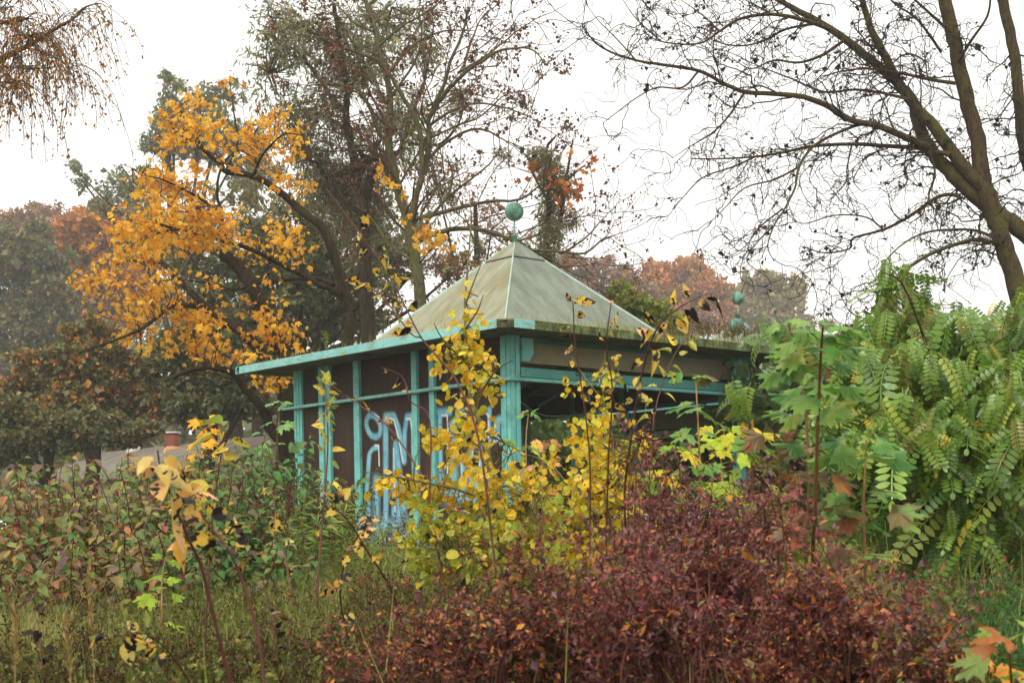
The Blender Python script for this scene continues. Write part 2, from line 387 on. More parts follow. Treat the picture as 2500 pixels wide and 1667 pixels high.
M_capwhite = surf('chimney_cap', 'b9b5ab', 'd5d2c8', 5, .8)
M_tiles = surf('old_roof_felt', '6c6357', '857a6b', 3, .9, .3, .7, .4, 20, extra=moss_extra('4f4a38', .5, .7, 2))
M_wallplaster = surf('plaster', '8d8270', 'a0957f', 3, .9)
def bark(name, a, b, moss=None, sc=8):
    return surf(name, a, b, sc * 3.2, .95, .38, .62, 1.0, 40, .1, stretch=(1, 1, .28), extra=moss_extra(moss, .50, .66, 1.6) if moss else None)
M_bark_green = bark('mossy_green_bark', '4a4530', '6d6848', '5c6436')
M_bark_dark = bark('dark_bark', '231c15', '3c3226', '3b3b22')
M_bark_willow = bark('willow_bark', '382e20', '5a4c35', '545027')
M_bark_twig = surf('willow_twig_bark', '2b2219', '40331f', 3, .9)
M_bark_brown = surf('brown_twig', '4a382a', '6a5340', 4, .9)
M_bark_red = surf('red_brown_stem', '4a2a22', '6e4034', 5, .7)
M_bark_aspen = bark('aspen_bark', '57502f', '7a7448', '4c4a2c', 12)
M_bark_sap = surf('sapling_stem', '6b4426', '8c6a3a', 8, .7)
M_bark_birch = surf('birch_twig', '3a2c22', '5c4a3a', 4, .9)

# plywood with sprayed lettering: the paint density is stored on the panel's own mesh
def ply_material():
    m, t, o = newmat('brown_plywood_with_spray_paint')
    tc = N(t, 'ShaderNodeTexCoord'); mp = N(t, 'ShaderNodeMapping'); mp.inputs['Scale'].default_value = (14, 14, .9); t.links.new(tc.outputs['Object'], mp.inputs[0])
    n = N(t, 'ShaderNodeTexNoise', i_Scale=3.0, i_Detail=6.0, i_Roughness=.7); t.links.new(mp.outputs[0], n.inputs['Vector'])
    r = ramp(t, [(.3, H('241812')), (.55, H('3d2b22')), (.75, H('58453a'))]); t.links.new(n.outputs[0], r.inputs[0])
    n2 = N(t, 'ShaderNodeTexNoise', i_Scale=1.3, i_Detail=3.0); t.links.new(tc.outputs['Object'], n2.inputs['Vector'])
    mr = N(t, 'ShaderNodeMapRange', i_1=.3, i_2=.7, i_3=.65, i_4=1.2); t.links.new(n2.outputs[0], mr.inputs[0])
    c = mixc(t, 1, r.outputs[0], mr.outputs[0], 'MULTIPLY')
    pa = N(t, 'ShaderNodeAttribute', attribute_name='paint'); wa = N(t, 'ShaderNodeAttribute', attribute_name='white')
    # worn spray: grain shows through
    g = N(t, 'ShaderNodeMapRange', i_1=.35, i_2=.65, i_3=.8, i_4=1.0); t.links.new(n.outputs[0], g.inputs[0])
    f = N(t, 'ShaderNodeMath', operation='MULTIPLY'); t.links.new(pa.outputs['Fac'], f.inputs[0]); t.links.new(g.outputs[0], f.inputs[1])
    bl = N(t, 'ShaderNodeTexNoise', i_Scale=5.0); t.links.new(tc.outputs['Object'], bl.inputs['Vector'])
    br = ramp(t, [(.35, H('6cb0c4')), (.65, H('8fd0e2'))]); t.links.new(bl.outputs[0], br.inputs[0])
    c = mixc(t, f.outputs[0], c, br.outputs[0]); c = mixc(t, wa.outputs['Fac'], c, H('dfe3e3'))
    b = N(t, 'ShaderNodeBsdfPrincipled'); b.inputs['Roughness'].default_value = .75; b.inputs['Specular IOR Level'].default_value = .25
    t.links.new(c, b.inputs['Base Color']); t.links.new(b.outputs[0], o.inputs[0]); return m
M_ply = ply_material()

# ------------------------------------------------------------------ ground
def ground():
    def axis(a, b, fine0, fine1, nf, nc):
        s = np.linspace(0, 1, nc)[1:] ** 2.2
        return np.concatenate([(fine0 - (fine0 - a) * s)[::-1], np.linspace(fine0, fine1, nf), fine1 + (b - fine1) * s])
    xs = axis(-240, 240, -12, 12, 80, 22); ys = axis(-60, 330, -3, 28, 100, 22)
    X, Y = np.meshgrid(xs, ys); Z = G(X, Y) + rng.normal(0, .012, X.shape) * (np.abs(X) < 12) * (Y < 28)
    V = np.stack([X, Y, Z], -1).reshape(-1, 3); nx = len(xs)
    i = (np.arange(len(ys) - 1)[:, None] * nx + np.arange(nx - 1)[None]).ravel()
    m = surf('leaf_litter_soil', '3a2f20', '5d5a30', 2.2, 1.0, .35, .65, .6, 18, .05, extra=chain(moss_extra('4f5a26', .5, .66, 1.1), moss_extra('55381f', .55, .7, 7)))
    o = mk('ground', V, None, m, quads=np.stack([i, i + 1, i + nx + 1, i + nx], -1), smooth=True); o['kind'] = 'structure'
    return o
ground()

# ------------------------------------------------------------------ the pavilion (local x = open front side, y = boarded side, origin = near corner post)
TH = 0.7128; C0 = np.array([0.011, 16.0, 1.25]); LL, LR, OV, CHM = 4.615, 4.228, 0.5525, 0.1395
dl = np.array([-math.sin(TH), math.cos(TH), 0]); dr = np.array([math.cos(TH), math.sin(TH), 0]); CAM = np.array([0, 0, CAMZ])
def on_left(px, py, off=0.0):          # pixel -> (y along boarded wall, z) on plane x = off
    d = P(px, py, 1.0) - CAM; k = ((C0 + dr * off - CAM) @ dr) / (d @ dr); q = CAM + d * k - C0; return q @ dl, q[2]
def on_front(px, py, off=0.0):
    d = P(px, py, 1.0) - CAM; k = ((C0 + dl * off - CAM) @ dl) / (d @ dl); q = CAM + d * k - C0; return q @ dr, q[2]
def lmesh(name, V, faces, mat, parent, bevel=0.0):
    me = bpy.data.meshes.new(name); me.from_pydata([tuple(map(float, v)) for v in V], [], [tuple(f) for f in faces]); me.update()
    me.materials.append(mat); o = bpy.data.objects.new(name, me); COL.objects.link(o); o.parent = parent
    if bevel:
        b = o.modifiers.new('bevel', 'BEVEL'); b.width = bevel; b.segments = 2; b.limit_method = 'ANGLE'
    return o
BF = [(0, 3, 2, 1), (4, 5, 6, 7), (0, 1, 5, 4), (1, 2, 6, 5), (2, 3, 7, 6), (3, 0, 4, 7)]
def box(name, x0, x1, y0, y1, z0, z1, mat, parent, bevel=0.004):
    return lmesh(name, [(x0, y0, z0), (x1, y0, z0), (x1, y1, z0), (x0, y1, z0), (x0, y0, z1), (x1, y0, z1), (x1, y1, z1), (x0, y1, z1)], BF, mat, parent, bevel)
def prism(name, poly, z0, z1, mat, parent, bevel=0.0):
    n = len(poly); V = [(x, y, z0) for x, y in poly] + [(x, y, z1) for x, y in poly]
    F_ = [tuple(range(n))[::-1], tuple(range(n, 2 * n))] + [(i, (i + 1) % n, n + (i + 1) % n, n + i) for i in range(n)]
    return lmesh(name, V, F_, mat, parent, bevel)
def lathe(name, prof, mat, parent, cx, cy, seg=24):
    V, Fc = [], []
    for r, z in prof:
        for k in range(seg): a = 2 * math.pi * k / seg; V.append((cx + r * math.cos(a), cy + r * math.sin(a), z))
    for i in range(len(prof) - 1):
        for k in range(seg): Fc.append((i * seg + k, i * seg + (k + 1) % seg, (i + 1) * seg + (k + 1) % seg, (i + 1) * seg + k))
    Fc.append(tuple(range(seg))[::-1]); Fc.append(tuple((len(prof) - 1) * seg + k for k in range(seg)))
    o = lmesh(name, V, Fc, mat, parent); o.data.polygons.foreach_set('use_smooth', [True] * len(o.data.polygons)); return o
ZB, ZF, ZT, ZP, ZA = 1.955, 2.471, 2.572, 2.735, 4.165
XE0, XE1, YE0, YE1 = -OV, LR + OV, -OV, LL + OV

def finial(parent, cx, cy, z, s=1.0, tilt=0.0):
    f = lathe('finial', [(.004 * s, z - .05), (.036 * s, z - .05), (.036 * s, z + .05 * s), (.05 * s, z + .052 * s), (.05 * s, z + .066 * s), (.02 * s, z + .07 * s), (.004, z + .071 * s)], M_copper, parent, cx, cy)
    r = lathe('rod', [(.003, z + .06 * s), (.014 * s, z + .06 * s), (.012 * s, z + .30 * s), (.003, z + .30 * s)], M_ridge, parent, cx, cy, 10)
    R = .129 * s; zc = z + .395 * s
    b = lathe('ball', [(max(.004, R * math.sin(a)), zc - R * math.cos(a)) for a in np.linspace(0.02, math.pi - .02, 18)], M_copper, parent, cx, cy, 28)
    return f
def pyramid(parent, cx, cy, h, zb, za, cap=True):
    c = [(cx - h, cy - h), (cx + h, cy - h), (cx + h, cy + h), (cx - h, cy + h)]
    names = [M_roof_r, M_roof_r, M_roof_l, M_roof_l]
    for i in range(4):
        a, b = c[i], c[(i + 1) % 4]
        lmesh('roof_slope', [(a[0], a[1], zb), (b[0], b[1], zb), (cx, cy, za)], [(0, 1, 2)], names[i], parent)
    for i in range(4):                                       # narrow standing ridge along each hip
        a = np.array([c[i][0], c[i][1], zb]); p = np.array([cx, cy, za]); d = unit(p - a); sd = unit(np.cross(d, (0, 0, 1))); up = np.cross(sd, d)
        if up[2] < 0: up = -up
        wv = .014; V = []
        for q in (a, p - d * .02): V += [q - sd * wv - up * .014, q - sd * wv * .5 + up * .018, q + sd * wv * .5 + up * .018, q + sd * wv - up * .014]
        lmesh('hip_ridge', V, [(0, 1, 5, 4), (1, 2, 6, 5), (2, 3, 7, 6), (0, 3, 2, 1), (4, 5, 6, 7)], M_ridge, parent)
    if cap:
        t = .185; hh = h * t + .012; z1 = za - (za - zb) * t + .012; k = [(cx - hh, cy - hh), (cx + hh, cy - hh), (cx + hh, cy + hh), (cx - hh, cy + hh)]
        V = [(x, y, z1) for x, y in k] + [(x, y, z1 - .012) for x, y in k] + [(cx, cy, za + .02)]
        caps = lmesh('apex_cap', V, [(0, 1, 8), (1, 2, 8), (2, 3, 8), (3, 0, 8), (4, 5, 1, 0), (5, 6, 2, 1), (6, 7, 3, 2), (7, 4, 0, 3)], M_roof_r, parent)
        caps.data.materials.append(M_roof_l); caps.data.polygons[2].material_index = 1; caps.data.polygons[3].material_index = 1
        g2 = h * t * 1.0 + .004; z2 = z1 - .016
        lmesh('cap_seam_shade', [(x, y, z) for z in (z2 - .02, z2) for x, y in [(cx + sx * g2 * q, cy + sy * g2 * q) for q in [1.04] for sx, sy in ((-1, -1), (1, -1), (1, 1), (-1, 1))]], [(0, 1, 5, 4), (1, 2, 6, 5), (2, 3, 7, 6), (3, 0, 4, 7)], M_black, parent)  # black band painted as the seam and the shadow under the cap's drip edge
def polyline_strip(name, strokes, wd, org, ex, ez, nrm, mat, parent):
    V, Fc = [], []
    for st in strokes:
        for (a, b) in zip(st[:-1], st[1:]):
            a, b = np.array(a, float), np.array(b, float); d = unit(b - a); s = np.array([-d[1], d[0]]) * wd; k = len(V)
            for q in (a - d * wd * .5 - s, a - d * wd * .5 + s, b + d * wd * .5 + s, b + d * wd * .5 - s):
                V.append(org + ex * q[0] + ez * q[1] + nrm * .0035)
            Fc.append((k, k + 1, k + 2, k + 3))
    return lmesh(name, V, Fc, mat, parent)

def graffiti_density(yz, strokes, kind):
    """spray density at panel points from strokes given in photo pixels projected onto the panel"""
    d = np.zeros(len(yz))
    for pts, r_px, soft in strokes:
        q = np.array([on_left(x, y) for x, y in pts]); r = r_px * (1.0 if kind == 0 else 1.25) / 139.0
        best = np.full(len(yz), 9.0)
        for a, b in zip(q[:-1], q[1:]):
            ab = b - a; t = np.clip(((yz - a) @ ab) / (ab @ ab + 1e-9), 0, 1); best = np.minimum(best, np.linalg.norm(yz - a - t[:, None] * ab, axis=1))
        d = np.maximum(d, np.clip((r * (1.0 + soft * .45) - best) / (r * 1.4 * soft + 1e-6), 0, 1) ** 1.2)
    return d
def cz(pts, ox, oy, k): return [(ox + x / k, oy + y / k) for x, y in pts]
A_ = lambda *p: cz(p, 650, 780, 2.614)
B_ = lambda *p: cz(p, 1000, 930, 5.81)
ring = [(672 + 44 * math.cos(t) - 12 * math.sin(t), 678 - 70 * math.sin(t)) for t in np.linspace(0, 2 * math.pi, 22)]
PAINT = [(A_(*ring), 6.5, .5), (A_((645, 870), (628, 1100), (640, 1300)), 7, .5), (A_((648, 850), (670, 822), (700, 815)), 5, .5), (A_((748, 640), (750, 800), (752, 1150), (745, 1400)), 8.5, .5),
         (A_((750, 615), (800, 615), (830, 690), (868, 900)), 8, .5), (A_((868, 900), (870, 720), (885, 620), (915, 615), (925, 700), (930, 1000)), 7, .6), (A_((812, 790), (805, 1000), (800, 1240)), 7, .6),
         (A_((815, 800), (845, 1040), (872, 1250)), 9, .6), (A_((830, 980), (835, 1380)), 11, .7), (A_((690, 1020), (690, 1400)), 12, .8), (A_((650, 1300), (900, 1330)), 16, .9), (A_((880, 1280), (925, 1430)), 12, .9), (A_((640, 1180), (650, 1420)), 10, .9),
         (B_((380, 440), (540, 430)), 8, .6), (B_((400, 450), (405, 1000), (420, 1560)), 7, .6), (B_((590, 620), (600, 1000), (600, 1560)), 12, .7), (B_((640, 580), (660, 430), (720, 410)), 8, .6), (B_((780, 640), (830, 900), (850, 1400)), 9, .8), (B_((985, 600), (985, 900), (980, 1300)), 7, .7),
         (B_((1105, 400), (1105, 900)), 6, .6), (B_((1255, 540), (1205, 570), (1195, 820)), 8, .6), (B_((1240, 560), (1240, 820)), 4, .9), (B_((720, 1150), (760, 1500)), 9, .9), (B_((870, 1380), (960, 1560)), 14, .9), (B_((1150, 1400), (1200, 1900)), 14, .9), (B_((430, 1500), (900, 1700)), 26, .9)]
WHITE = [(A_((680, 612), (705, 622), (711, 655)), 1.6, .4), (A_((680, 802), (705, 802), (709, 930)), 1.6, .4), (A_((772, 628), (803, 638), (835, 770), (860, 910)), 1.5, .5), (A_((880, 632), (908, 632), (920, 720), (922, 860)), 1.5, .5), (A_((800, 820), (806, 1030), (810, 1230)), 1.2, .6),
         (B_((430, 487), (505, 482), (515, 700), (510, 1300)), 1.6, .5), (B_((1060, 455), (1092, 490), (1090, 900)), 1.6, .5), (B_((1182, 620), (1180, 840)), 1.4, .5), (B_((1180, 845), (1255, 830), (1258, 900)), 2.2, .5), (B_((700, 450), (770, 470)), 2, .5), (B_((865, 800), (870, 1250)), 1.2, .6), (B_((955, 900), (965, 1300)), 1.2, .6), (B_((705, 1180), (715, 1420)), 1.0, .6), (A_((700, 1390), (780, 1400), (880, 1380)), 2.0, .9)]
def ply_panel(name, y0, y1, z0, z1, x, parent, painted):
    ny = max(2, int((y1 - y0) / .011)) if painted else 2; nz = max(2, int((z1 - z0) / .013)) if painted else 2
    ys, zs = np.linspace(y0, y1, ny), np.linspace(z0, z1, nz); Yg, Zg = np.meshgrid(ys, zs); yz = np.stack([Yg, Zg], -1).reshape(-1, 2)
    i = (np.arange(nz - 1)[:, None] * ny + np.arange(ny - 1)[None]).ravel()
    me = bpy.data.meshes.new(name); nF = len(yz)
    V = [(x, float(a), float(b)) for a, b in yz]; Fc = np.stack([i, i + ny, i + ny + 1, i + 1], -1).tolist()
    k = nF; V += [(x + .018, y0, z0), (x + .018, y1, z0), (x + .018, y1, z1), (x + .018, y0, z1)]; Fc += [[k, k + 1, k + 2, k + 3]]
    me.from_pydata(V, [], Fc); me.update()
    pd = np.zeros(len(V), np.float32); wd = np.zeros(len(V), np.float32)
    if painted:
        pd[:nF] = graffiti_density(yz, PAINT, 0) * .9; wd[:nF] = graffiti_density(yz, WHITE, 1) * .9
    for nm, ar in (('paint', pd), ('white', wd)):
        at = me.attributes.new(nm, 'FLOAT', 'POINT'); at.data.foreach_set('value', ar)
    me.materials.append(M_ply); o = bpy.data.objects.new(name, me); COL.objects.link(o); o.parent = parent; return o

def build_pavilion():
    t = thing('pavilion', 'abandoned teal pavilion with pyramid roof and graffiti on brown boards', 'pavilion', tuple(C0), rz=TH)
    # floor slab
    box('floor_slab', -.05, LR + .05, -.05, LL + .05, -.35, .02, M_concrete, t)
    # corner posts built of flat ribs
    def corner(x, y, sx, sy, mat):
        p = box('corner_post', min(x, x + sx * .15), max(x, x + sx * .15), min(y, y + sy * .18), max(y, y + sy * .18), 0.0, ZF + .02, mat, t)
        for k, (f0, f1) in enumerate(((.0, .055), (.075, .125))):
            box('rib', *sorted((x - sx * .012, x + sx * .0)), *sorted((y + sy * f0, y + sy * f1)), 0.01, ZF + .012, mat, p, .003)
            box('rib', *sorted((x + sx * (f0 + .0), x + sx * f1)), *sorted((y - sy * .012, y - sy * .0005)), 0.01, ZF + .012, mat, p, .003)
        return p
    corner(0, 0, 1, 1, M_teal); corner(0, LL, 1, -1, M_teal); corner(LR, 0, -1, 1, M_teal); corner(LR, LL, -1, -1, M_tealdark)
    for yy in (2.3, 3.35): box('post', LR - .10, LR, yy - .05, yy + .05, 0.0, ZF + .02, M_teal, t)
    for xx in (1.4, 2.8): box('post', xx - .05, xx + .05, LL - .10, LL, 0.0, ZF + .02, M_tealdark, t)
    # boarded wall: mullions, panels, transoms
    mul = []
    for a, b in ((779, 789.6), (794.6, 806.9), (864.2, 877.6), (1005.8, 1018.4), (1048.6, 1060.5)):
        ya = on_left(a, 929 + .136 * (1245 - a))[0]; yb = on_left(b, 929 + .136 * (1245 - b))[0]; mul.append((yb, ya))
    for yb, ya in mul: box('mullion', -.012, .06, yb, ya, 0.02, ZF + .015, M_teal, t)
    ed = [LL - .18] + [v for yb, ya in mul for v in (ya, yb)] + [.18]
    for i in range(0, len(ed), 2):
        y1, y0 = ed[i], ed[i + 1]
        ply_panel('lower_board', y0 + .001, y1 - .001, .06, ZB - .005, .03, t, (y1 - y0) > .6 and y0 < 3.2)
        ply_panel('upper_board', y0 + .001, y1 - .001, ZB + .055, ZF + .01, .034, t, False)
        box('transom', .0, .05, y0 + .002, y1 - .002, ZB + .0, ZB + .05, M_teal, t)
        box('sill', .0, .05, y0 + .002, y1 - .002, 0.0, .055, M_teal, t)
    # projecting angle rail round the two visible sides
    r = box('belt_rail', -.075, -.014, -.075, LL + .22, ZB, ZB + .012, M_tealfascia, t, .002); box('rail_lip', -.075, -.066, -.0755, LL + .22, ZB + .013, ZB + .036, M_tealfascia, r, .002)
    r = box('belt_rail', -.0135, LR + .25, -.075, -.014, ZB, ZB + .012, M_teal, t, .002); box('rail_lip', -.0655, LR + .25, -.0758, -.066, ZB + .013, ZB + .038, M_teal, r, .002)
    # open front: beige header board, lettered beam, bracket
    box('header_board', .16, LR - .16, .08, .11, 2.185, ZF + .012, M_beige, t)
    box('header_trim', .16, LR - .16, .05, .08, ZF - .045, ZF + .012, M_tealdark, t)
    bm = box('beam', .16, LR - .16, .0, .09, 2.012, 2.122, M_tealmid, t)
    for x0, sx in ((.16, 1), (LR - .16, -1)):
        V = [(x0, z) for z in (2.46, 2.19)] + [(x0 + sx * .11, 2.19), (x0 + sx * .175, 2.28), (x0 + sx * .175, 2.46)]
        k = len(V); W = [(x, -.03, z) for x, z in V] + [(x, .02, z) for x, z in V]
        lmesh('bracket', W, [tuple(range(k)), tuple(range(k, 2 * k))[::-1]] + [(i, i + k, (i + 1) % k + k, (i + 1) % k) for i in range(k)], M_teal, t, .003)
    # hand-written marker letters DA LIFF on the beam
    def gl(px, py): return on_front(px, py, 0.0)
    def letters(): 
        k = 3.92; ox, oy = 1250, 900
        L = [[(613, 27), (611, 68)], [(611, 28), (632, 33), (637, 48), (628, 64), (611, 68)], [(640, 70), (650, 26), (663, 72)], [(644, 53), (660, 54)],
             [(714, 30), (716, 76), (735, 77)], [(748, 33), (749, 78)], [(767, 36), (769, 80)], [(766, 37), (786, 38)], [(767, 56), (782, 57)], [(799, 38), (801, 82)], [(798, 39), (818, 41)], [(799, 58), (814, 60)], [(84, 30), (77, 38), (84, 46)]]
        return [[gl(ox + x / k, oy + y / k) for x, y in s] for s in L]
    Ls = letters()
    for ids in ((0, 1), (2, 3), (4,), (5,), (6, 7, 8), (9, 10, 11), (12,)):
        polyline_strip('marker_letter', [Ls[i] for i in ids], .006, np.zeros(3), np.array([1., 0, 0]), np.array([0, 0, 1.]), np.array([0, -1., 0]), M_black, bm)
    # far sides: header boards, rails, rear beam
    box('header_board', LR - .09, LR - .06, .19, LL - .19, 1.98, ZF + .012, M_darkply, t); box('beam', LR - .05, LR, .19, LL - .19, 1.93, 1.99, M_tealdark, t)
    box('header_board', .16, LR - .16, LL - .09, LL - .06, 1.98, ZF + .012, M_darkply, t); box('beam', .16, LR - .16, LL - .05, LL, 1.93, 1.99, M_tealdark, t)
    # ceiling joists and sagging ceiling boards inside
    for yy in (1.0, 2.3, 3.5): box('joist', .1, LR - .1, yy - .04, yy + .04, ZF - .14, ZF + .005, M_tealdark, t)
    def slab(name, c, mat): lmesh(name, [p for p in c] + [(p[0], p[1], p[2] - .02) for p in c], [(0, 1, 2, 3), (7, 6, 5, 4)] + [(i, i + 4, (i + 1) % 4 + 4, (i + 1) % 4) for i in range(4)], mat, t)
    slab('hanging_ceiling_board', [(.4, 1.2, 2.42), (1.9, 1.1, 2.42), (2.0, 2.2, 2.12), (.5, 2.25, 2.10)], M_beige)
    slab('hanging_ceiling_board', [(2.2, 1.3, 2.40), (3.6, 1.2, 2.40), (3.7, 2.2, 2.16), (2.3, 2.3, 2.08)], M_soffit)
    for a, b in (((1.5, .9, 2.43), (2.1, 3.3, 2.02)), ((2.6, .9, 2.43), (3.4, 3.3, 2.05))):
        a, b = np.array(a), np.array(b); V, Q = tubes([(np.array([a, b]), [.02, .02])], 4); lmesh('brace', V, Q.tolist(), M_teal, t)
    tubel = smoothline([(.3, .25, 1.78), (1.6, 1.2, 1.70), (2.7, 1.5, 1.78), (3.9, 2.6, 1.93)], [.006] * 4, 6); V, Q = tubes([tubel], 5); lmesh('slack_cable', V, Q.tolist(), M_ridge, t)
    # roof: soffit slab, fascia with a broken corner, sloping skirt, pyramid, finial
    oct_ = [(XE0 + CHM, YE0), (XE1, YE0), (XE1, YE1), (XE0, YE1), (XE0, YE0 + CHM)]
    ins = [(XE0 + .06 + CHM, YE0 + .03), (XE1 - .03, YE0 + .03), (XE1 - .03, YE1 - .03), (XE0 + .03, YE1 - .03), (XE0 + .03, YE0 + .06 + CHM)]
    prism('soffit', ins, ZF + .016, ZF + .045, M_soffit, t)
    box('fascia', XE0, XE0 + .028, YE0 + CHM, YE1, ZF, ZT, M_tealfascia, t, .003)
    box('fascia', XE0 + CHM, XE1, YE0, YE0 + .028, ZF, ZT, M_tealmoss, t, .003)
    box('fascia', XE1 - .028, XE1, YE0 + .029, YE1, ZF, ZT, M_teal, t, .003); box('fascia', XE0 + .029, XE1 - .029, YE1 - .028, YE1, ZF, ZT, M_teal, t, .003)
    # the teal stretch left clean of moss beside the broken corner
    a, b = np.array([XE0 + CHM, YE0]), np.array([XE0, YE0 + CHM]); nn = unit(np.array([1., 1.])); c = [a + nn * .004, b + nn * .004, b + nn * .05, a + nn * .05]
    rot = prism('rotten_corner_block', [tuple(v) for v in c], ZF + .006, ZT - .004, M_rotwood, t)
    box('fascia_patch', XE0 + CHM + .001, XE0 + CHM + .30, YE0 - .003, YE0 - .0005, ZF + .001, ZT - .001, M_tealfascia, t, 0)
    V, Q = tubes([smoothline([(XE0, YE1 + .0, ZT - .03), (XE0 + .01, YE1 + .045, ZT - .028), (XE0 + .02, YE1 + .07, ZT - .06), (XE0 + .02, YE1 + .075, ZF + .0)], [.03, .032, .032, .028], 4)], 10)
    lmesh('gutter_elbow', V, Q.tolist(), M_teal, t)
    cx, cy, hp = LR / 2, LL / 2, 1.52
    inn = [(cx - hp - .02, cy - hp - .02), (cx + hp + .02, cy - hp - .02), (cx + hp + .02, cy + hp + .02), (cx - hp - .02, cy + hp + .02)]
    o5 = [(XE0 + CHM, YE0 + .004), (XE1 - .004, YE0 + .004), (XE1 - .004, YE1 - .004), (XE0 + .004, YE1 - .004), (XE0 + .004, YE0 + CHM)]
    V = [(x, y, ZT + .002) for x, y in o5] + [(x, y, ZP) for x, y in inn] + [(x, y, ZT - .012) for x, y in o5]
    lmesh('roof_skirt', V, [(0, 1, 6, 5), (1, 2, 7, 6), (2, 3, 8, 7), (3, 4, 5, 8), (4, 0, 5), (5, 6, 7, 8), (9, 10, 1, 0), (10, 11, 2, 1), (11, 12, 3, 2), (12, 13, 4, 3), (13, 9, 0, 4)], M_skirt, t)
    pyramid(t, cx, cy, hp, ZP - .01, ZA); finial(t, cx, cy, ZA + .02)
    return t
build_pavilion()

def build_far(name, label, cx_, cy_, s, hp, zpost, zap, fin):
    """simpler pavilion bays standing behind the first one; centre given in world x, y"""
    half = s / 2; t = thing(name, label, 'pavilion', (cx_, cy_, float(G(cx_, cy_)) - .04), rz=TH)
    for x, y in ((-half, -half), (half, -half), (half, half), (-half, half)):
        box('corner_post', x - .07, x + .07, y - .07, y + .07, -.2, zpost, M_teal, t)
    e = half + .45
    prism('soffit', [(-e + .03, -e + .03), (e - .03, -e + .03), (e - .03, e - .03), (-e + .03, e - .03)], zpost, zpost + .03, M_soffit, t)
    for a in ((-e, -e + .028, -e, e), (e - .028, e, -e, e), (-e + .029, e - .029, -e, -e + .028), (-e + .029, e - .029, e - .028, e)): box('fascia', *a, zpost - .02, zpost + .08, M_tealfascia, t, .003)
    for y in (-half, half): box('beam', -half + .08, half - .08, y - .04, y + .04, zpost - .42, zpost - .30, M_teal, t); box('header_board', -half + .08, half - .08, y - .015, y + .015, zpost - .28, zpost - .004, M_beige, t)
    for x in (-half, half): box('beam', x - .04, x + .04, -half + .08, half - .08, zpost - .42, zpost - .30, M_teal, t); box('header_board', x - .015, x + .015, -half + .08, half - .08, zpost - .28, zpost - .004, M_beige, t)
    V = [(sx * (e - .004), sy * (e - .004), zpost + .082) for sx, sy in ((-1, -1), (1, -1), (1, 1), (-1, 1))] + [(sx * hp, sy * hp, zpost + .16) for sx, sy in ((-1, -1), (1, -1), (1, 1), (-1, 1))]
    lmesh('roof_skirt', V, [(0, 1, 5, 4), (1, 2, 6, 5), (2, 3, 7, 6), (3, 0, 4, 7), (4, 5, 6, 7)], M_skirt, t)
    pyramid(t, 0, 0, hp, zpost + .155, zap, False); finial(t, 0, 0, zap + .02, fin)
    return t
q = P(1801, 728, 27.5); build_far('pavilion', 'farther teal pavilion, its apex and thin-necked ball rising over the mossy eave', q[0], q[1], 4.2, 1.5, 2.45, q[2] - float(G(q[0], q[1])) + .04 - .415, 1.0)
q = P(1798, 798, 22.4); build_far('pavilion', 'low flat pavilion bay with dark green ball, mostly hidden behind the eave', q[0], q[1], 2.3, .45, 2.05, q[2] - float(G(q[0], q[1])) + .04 - .42, 1.02)

def low_house():
    Y = 44.0; r0, r1 = P(250, 1108, Y + 5), P(735, 1050, Y - 4); zr = (r0[2] + r1[2]) / 2; r0[2] = r1[2] = zr
    d = unit(r1 - r0); nrm = np.array([d[1], -d[0], 0.0]); nrm = nrm if nrm[1] < 0 else -nrm; g = float(G(r0[0], r0[1]))
    t = thing('low_house', 'low house with grey felt roof and brick chimneys behind the dogwood shrubs', 'house', (float(r0[0]), float(r0[1]), g))
    dep, ze = 3.2, zr - 1.15; dn = np.array([0, 0, 1.0])
    def quad(name, a, b, c, e, th, mat):
        V = [a, b, c, e]; k = np.cross(np.array(b) - a, np.array(e) - a); k = unit(k) * th; return mk(name, V + [v - k for v in V], None, mat, t, quads=[(0, 1, 2, 3), (7, 6, 5, 4), (0, 4, 5, 1), (1, 5, 6, 2), (2, 6, 7, 3), (3, 7, 4, 0)])
    e0, e1 = r0 + nrm * dep, r1 + nrm * dep; e0[2] = e1[2] = ze; b0, b1 = r0 - nrm * dep, r1 - nrm * dep; b0[2] = b1[2] = ze
    quad('roof_slope', r0, e0, e1, r1, .08, M_tiles); quad('roof_slope', r0 + dn * .002, r1 + dn * .002, b1, b0, .08, M_tiles)
    W = [e0 - nrm * .3, e1 - nrm * .3, b1 + nrm * .3, b0 + nrm * .3]; V = [w_ * (1, 1, 0) + (0, 0, g - .2) for w_ in W] + [w_ * (1, 1, 0) + (0, 0, ze - .05) for w_ in W] + [r0 - dn * .1, r1 - dn * .1]
    mk('wall', V, [(4, 8, 7), (5, 6, 9)], M_wallplaster, t, quads=[(0, 1, 5, 4), (1, 2, 6, 5), (2, 3, 7, 6), (3, 0, 4, 7)])
    for px, w_ in ((358, .36), (462, .40)):
        k = (px - 250) / 485; c = r0 + (r1 - r0) * k + nrm * .25
        x, y = c[0], c[1]
        def bx(nm, hw, z0, z1, mat, par):
            V = [(x + sx * hw, y + sy * hw, z) for z in (z0, z1) for sx, sy in ((-1, -1), (1, -1), (1, 1), (-1, 1))]; o = mk(nm, V, None, mat, t, quads=BF); 
            if par: o.parent = par; o.location = (0, 0, 0)
            return o
        ch = bx('chimney', w_ / 2, zr - .6, zr + .34, M_brick, None)
        s = bx('chimney_cap', w_ / 2 + .03, zr + .34, zr + .40, M_capwhite, None) if px > 400 else bx('chimney_flashing', w_ / 2 + .02, zr - .3, zr + .06, M_capwhite, None)
low_house()

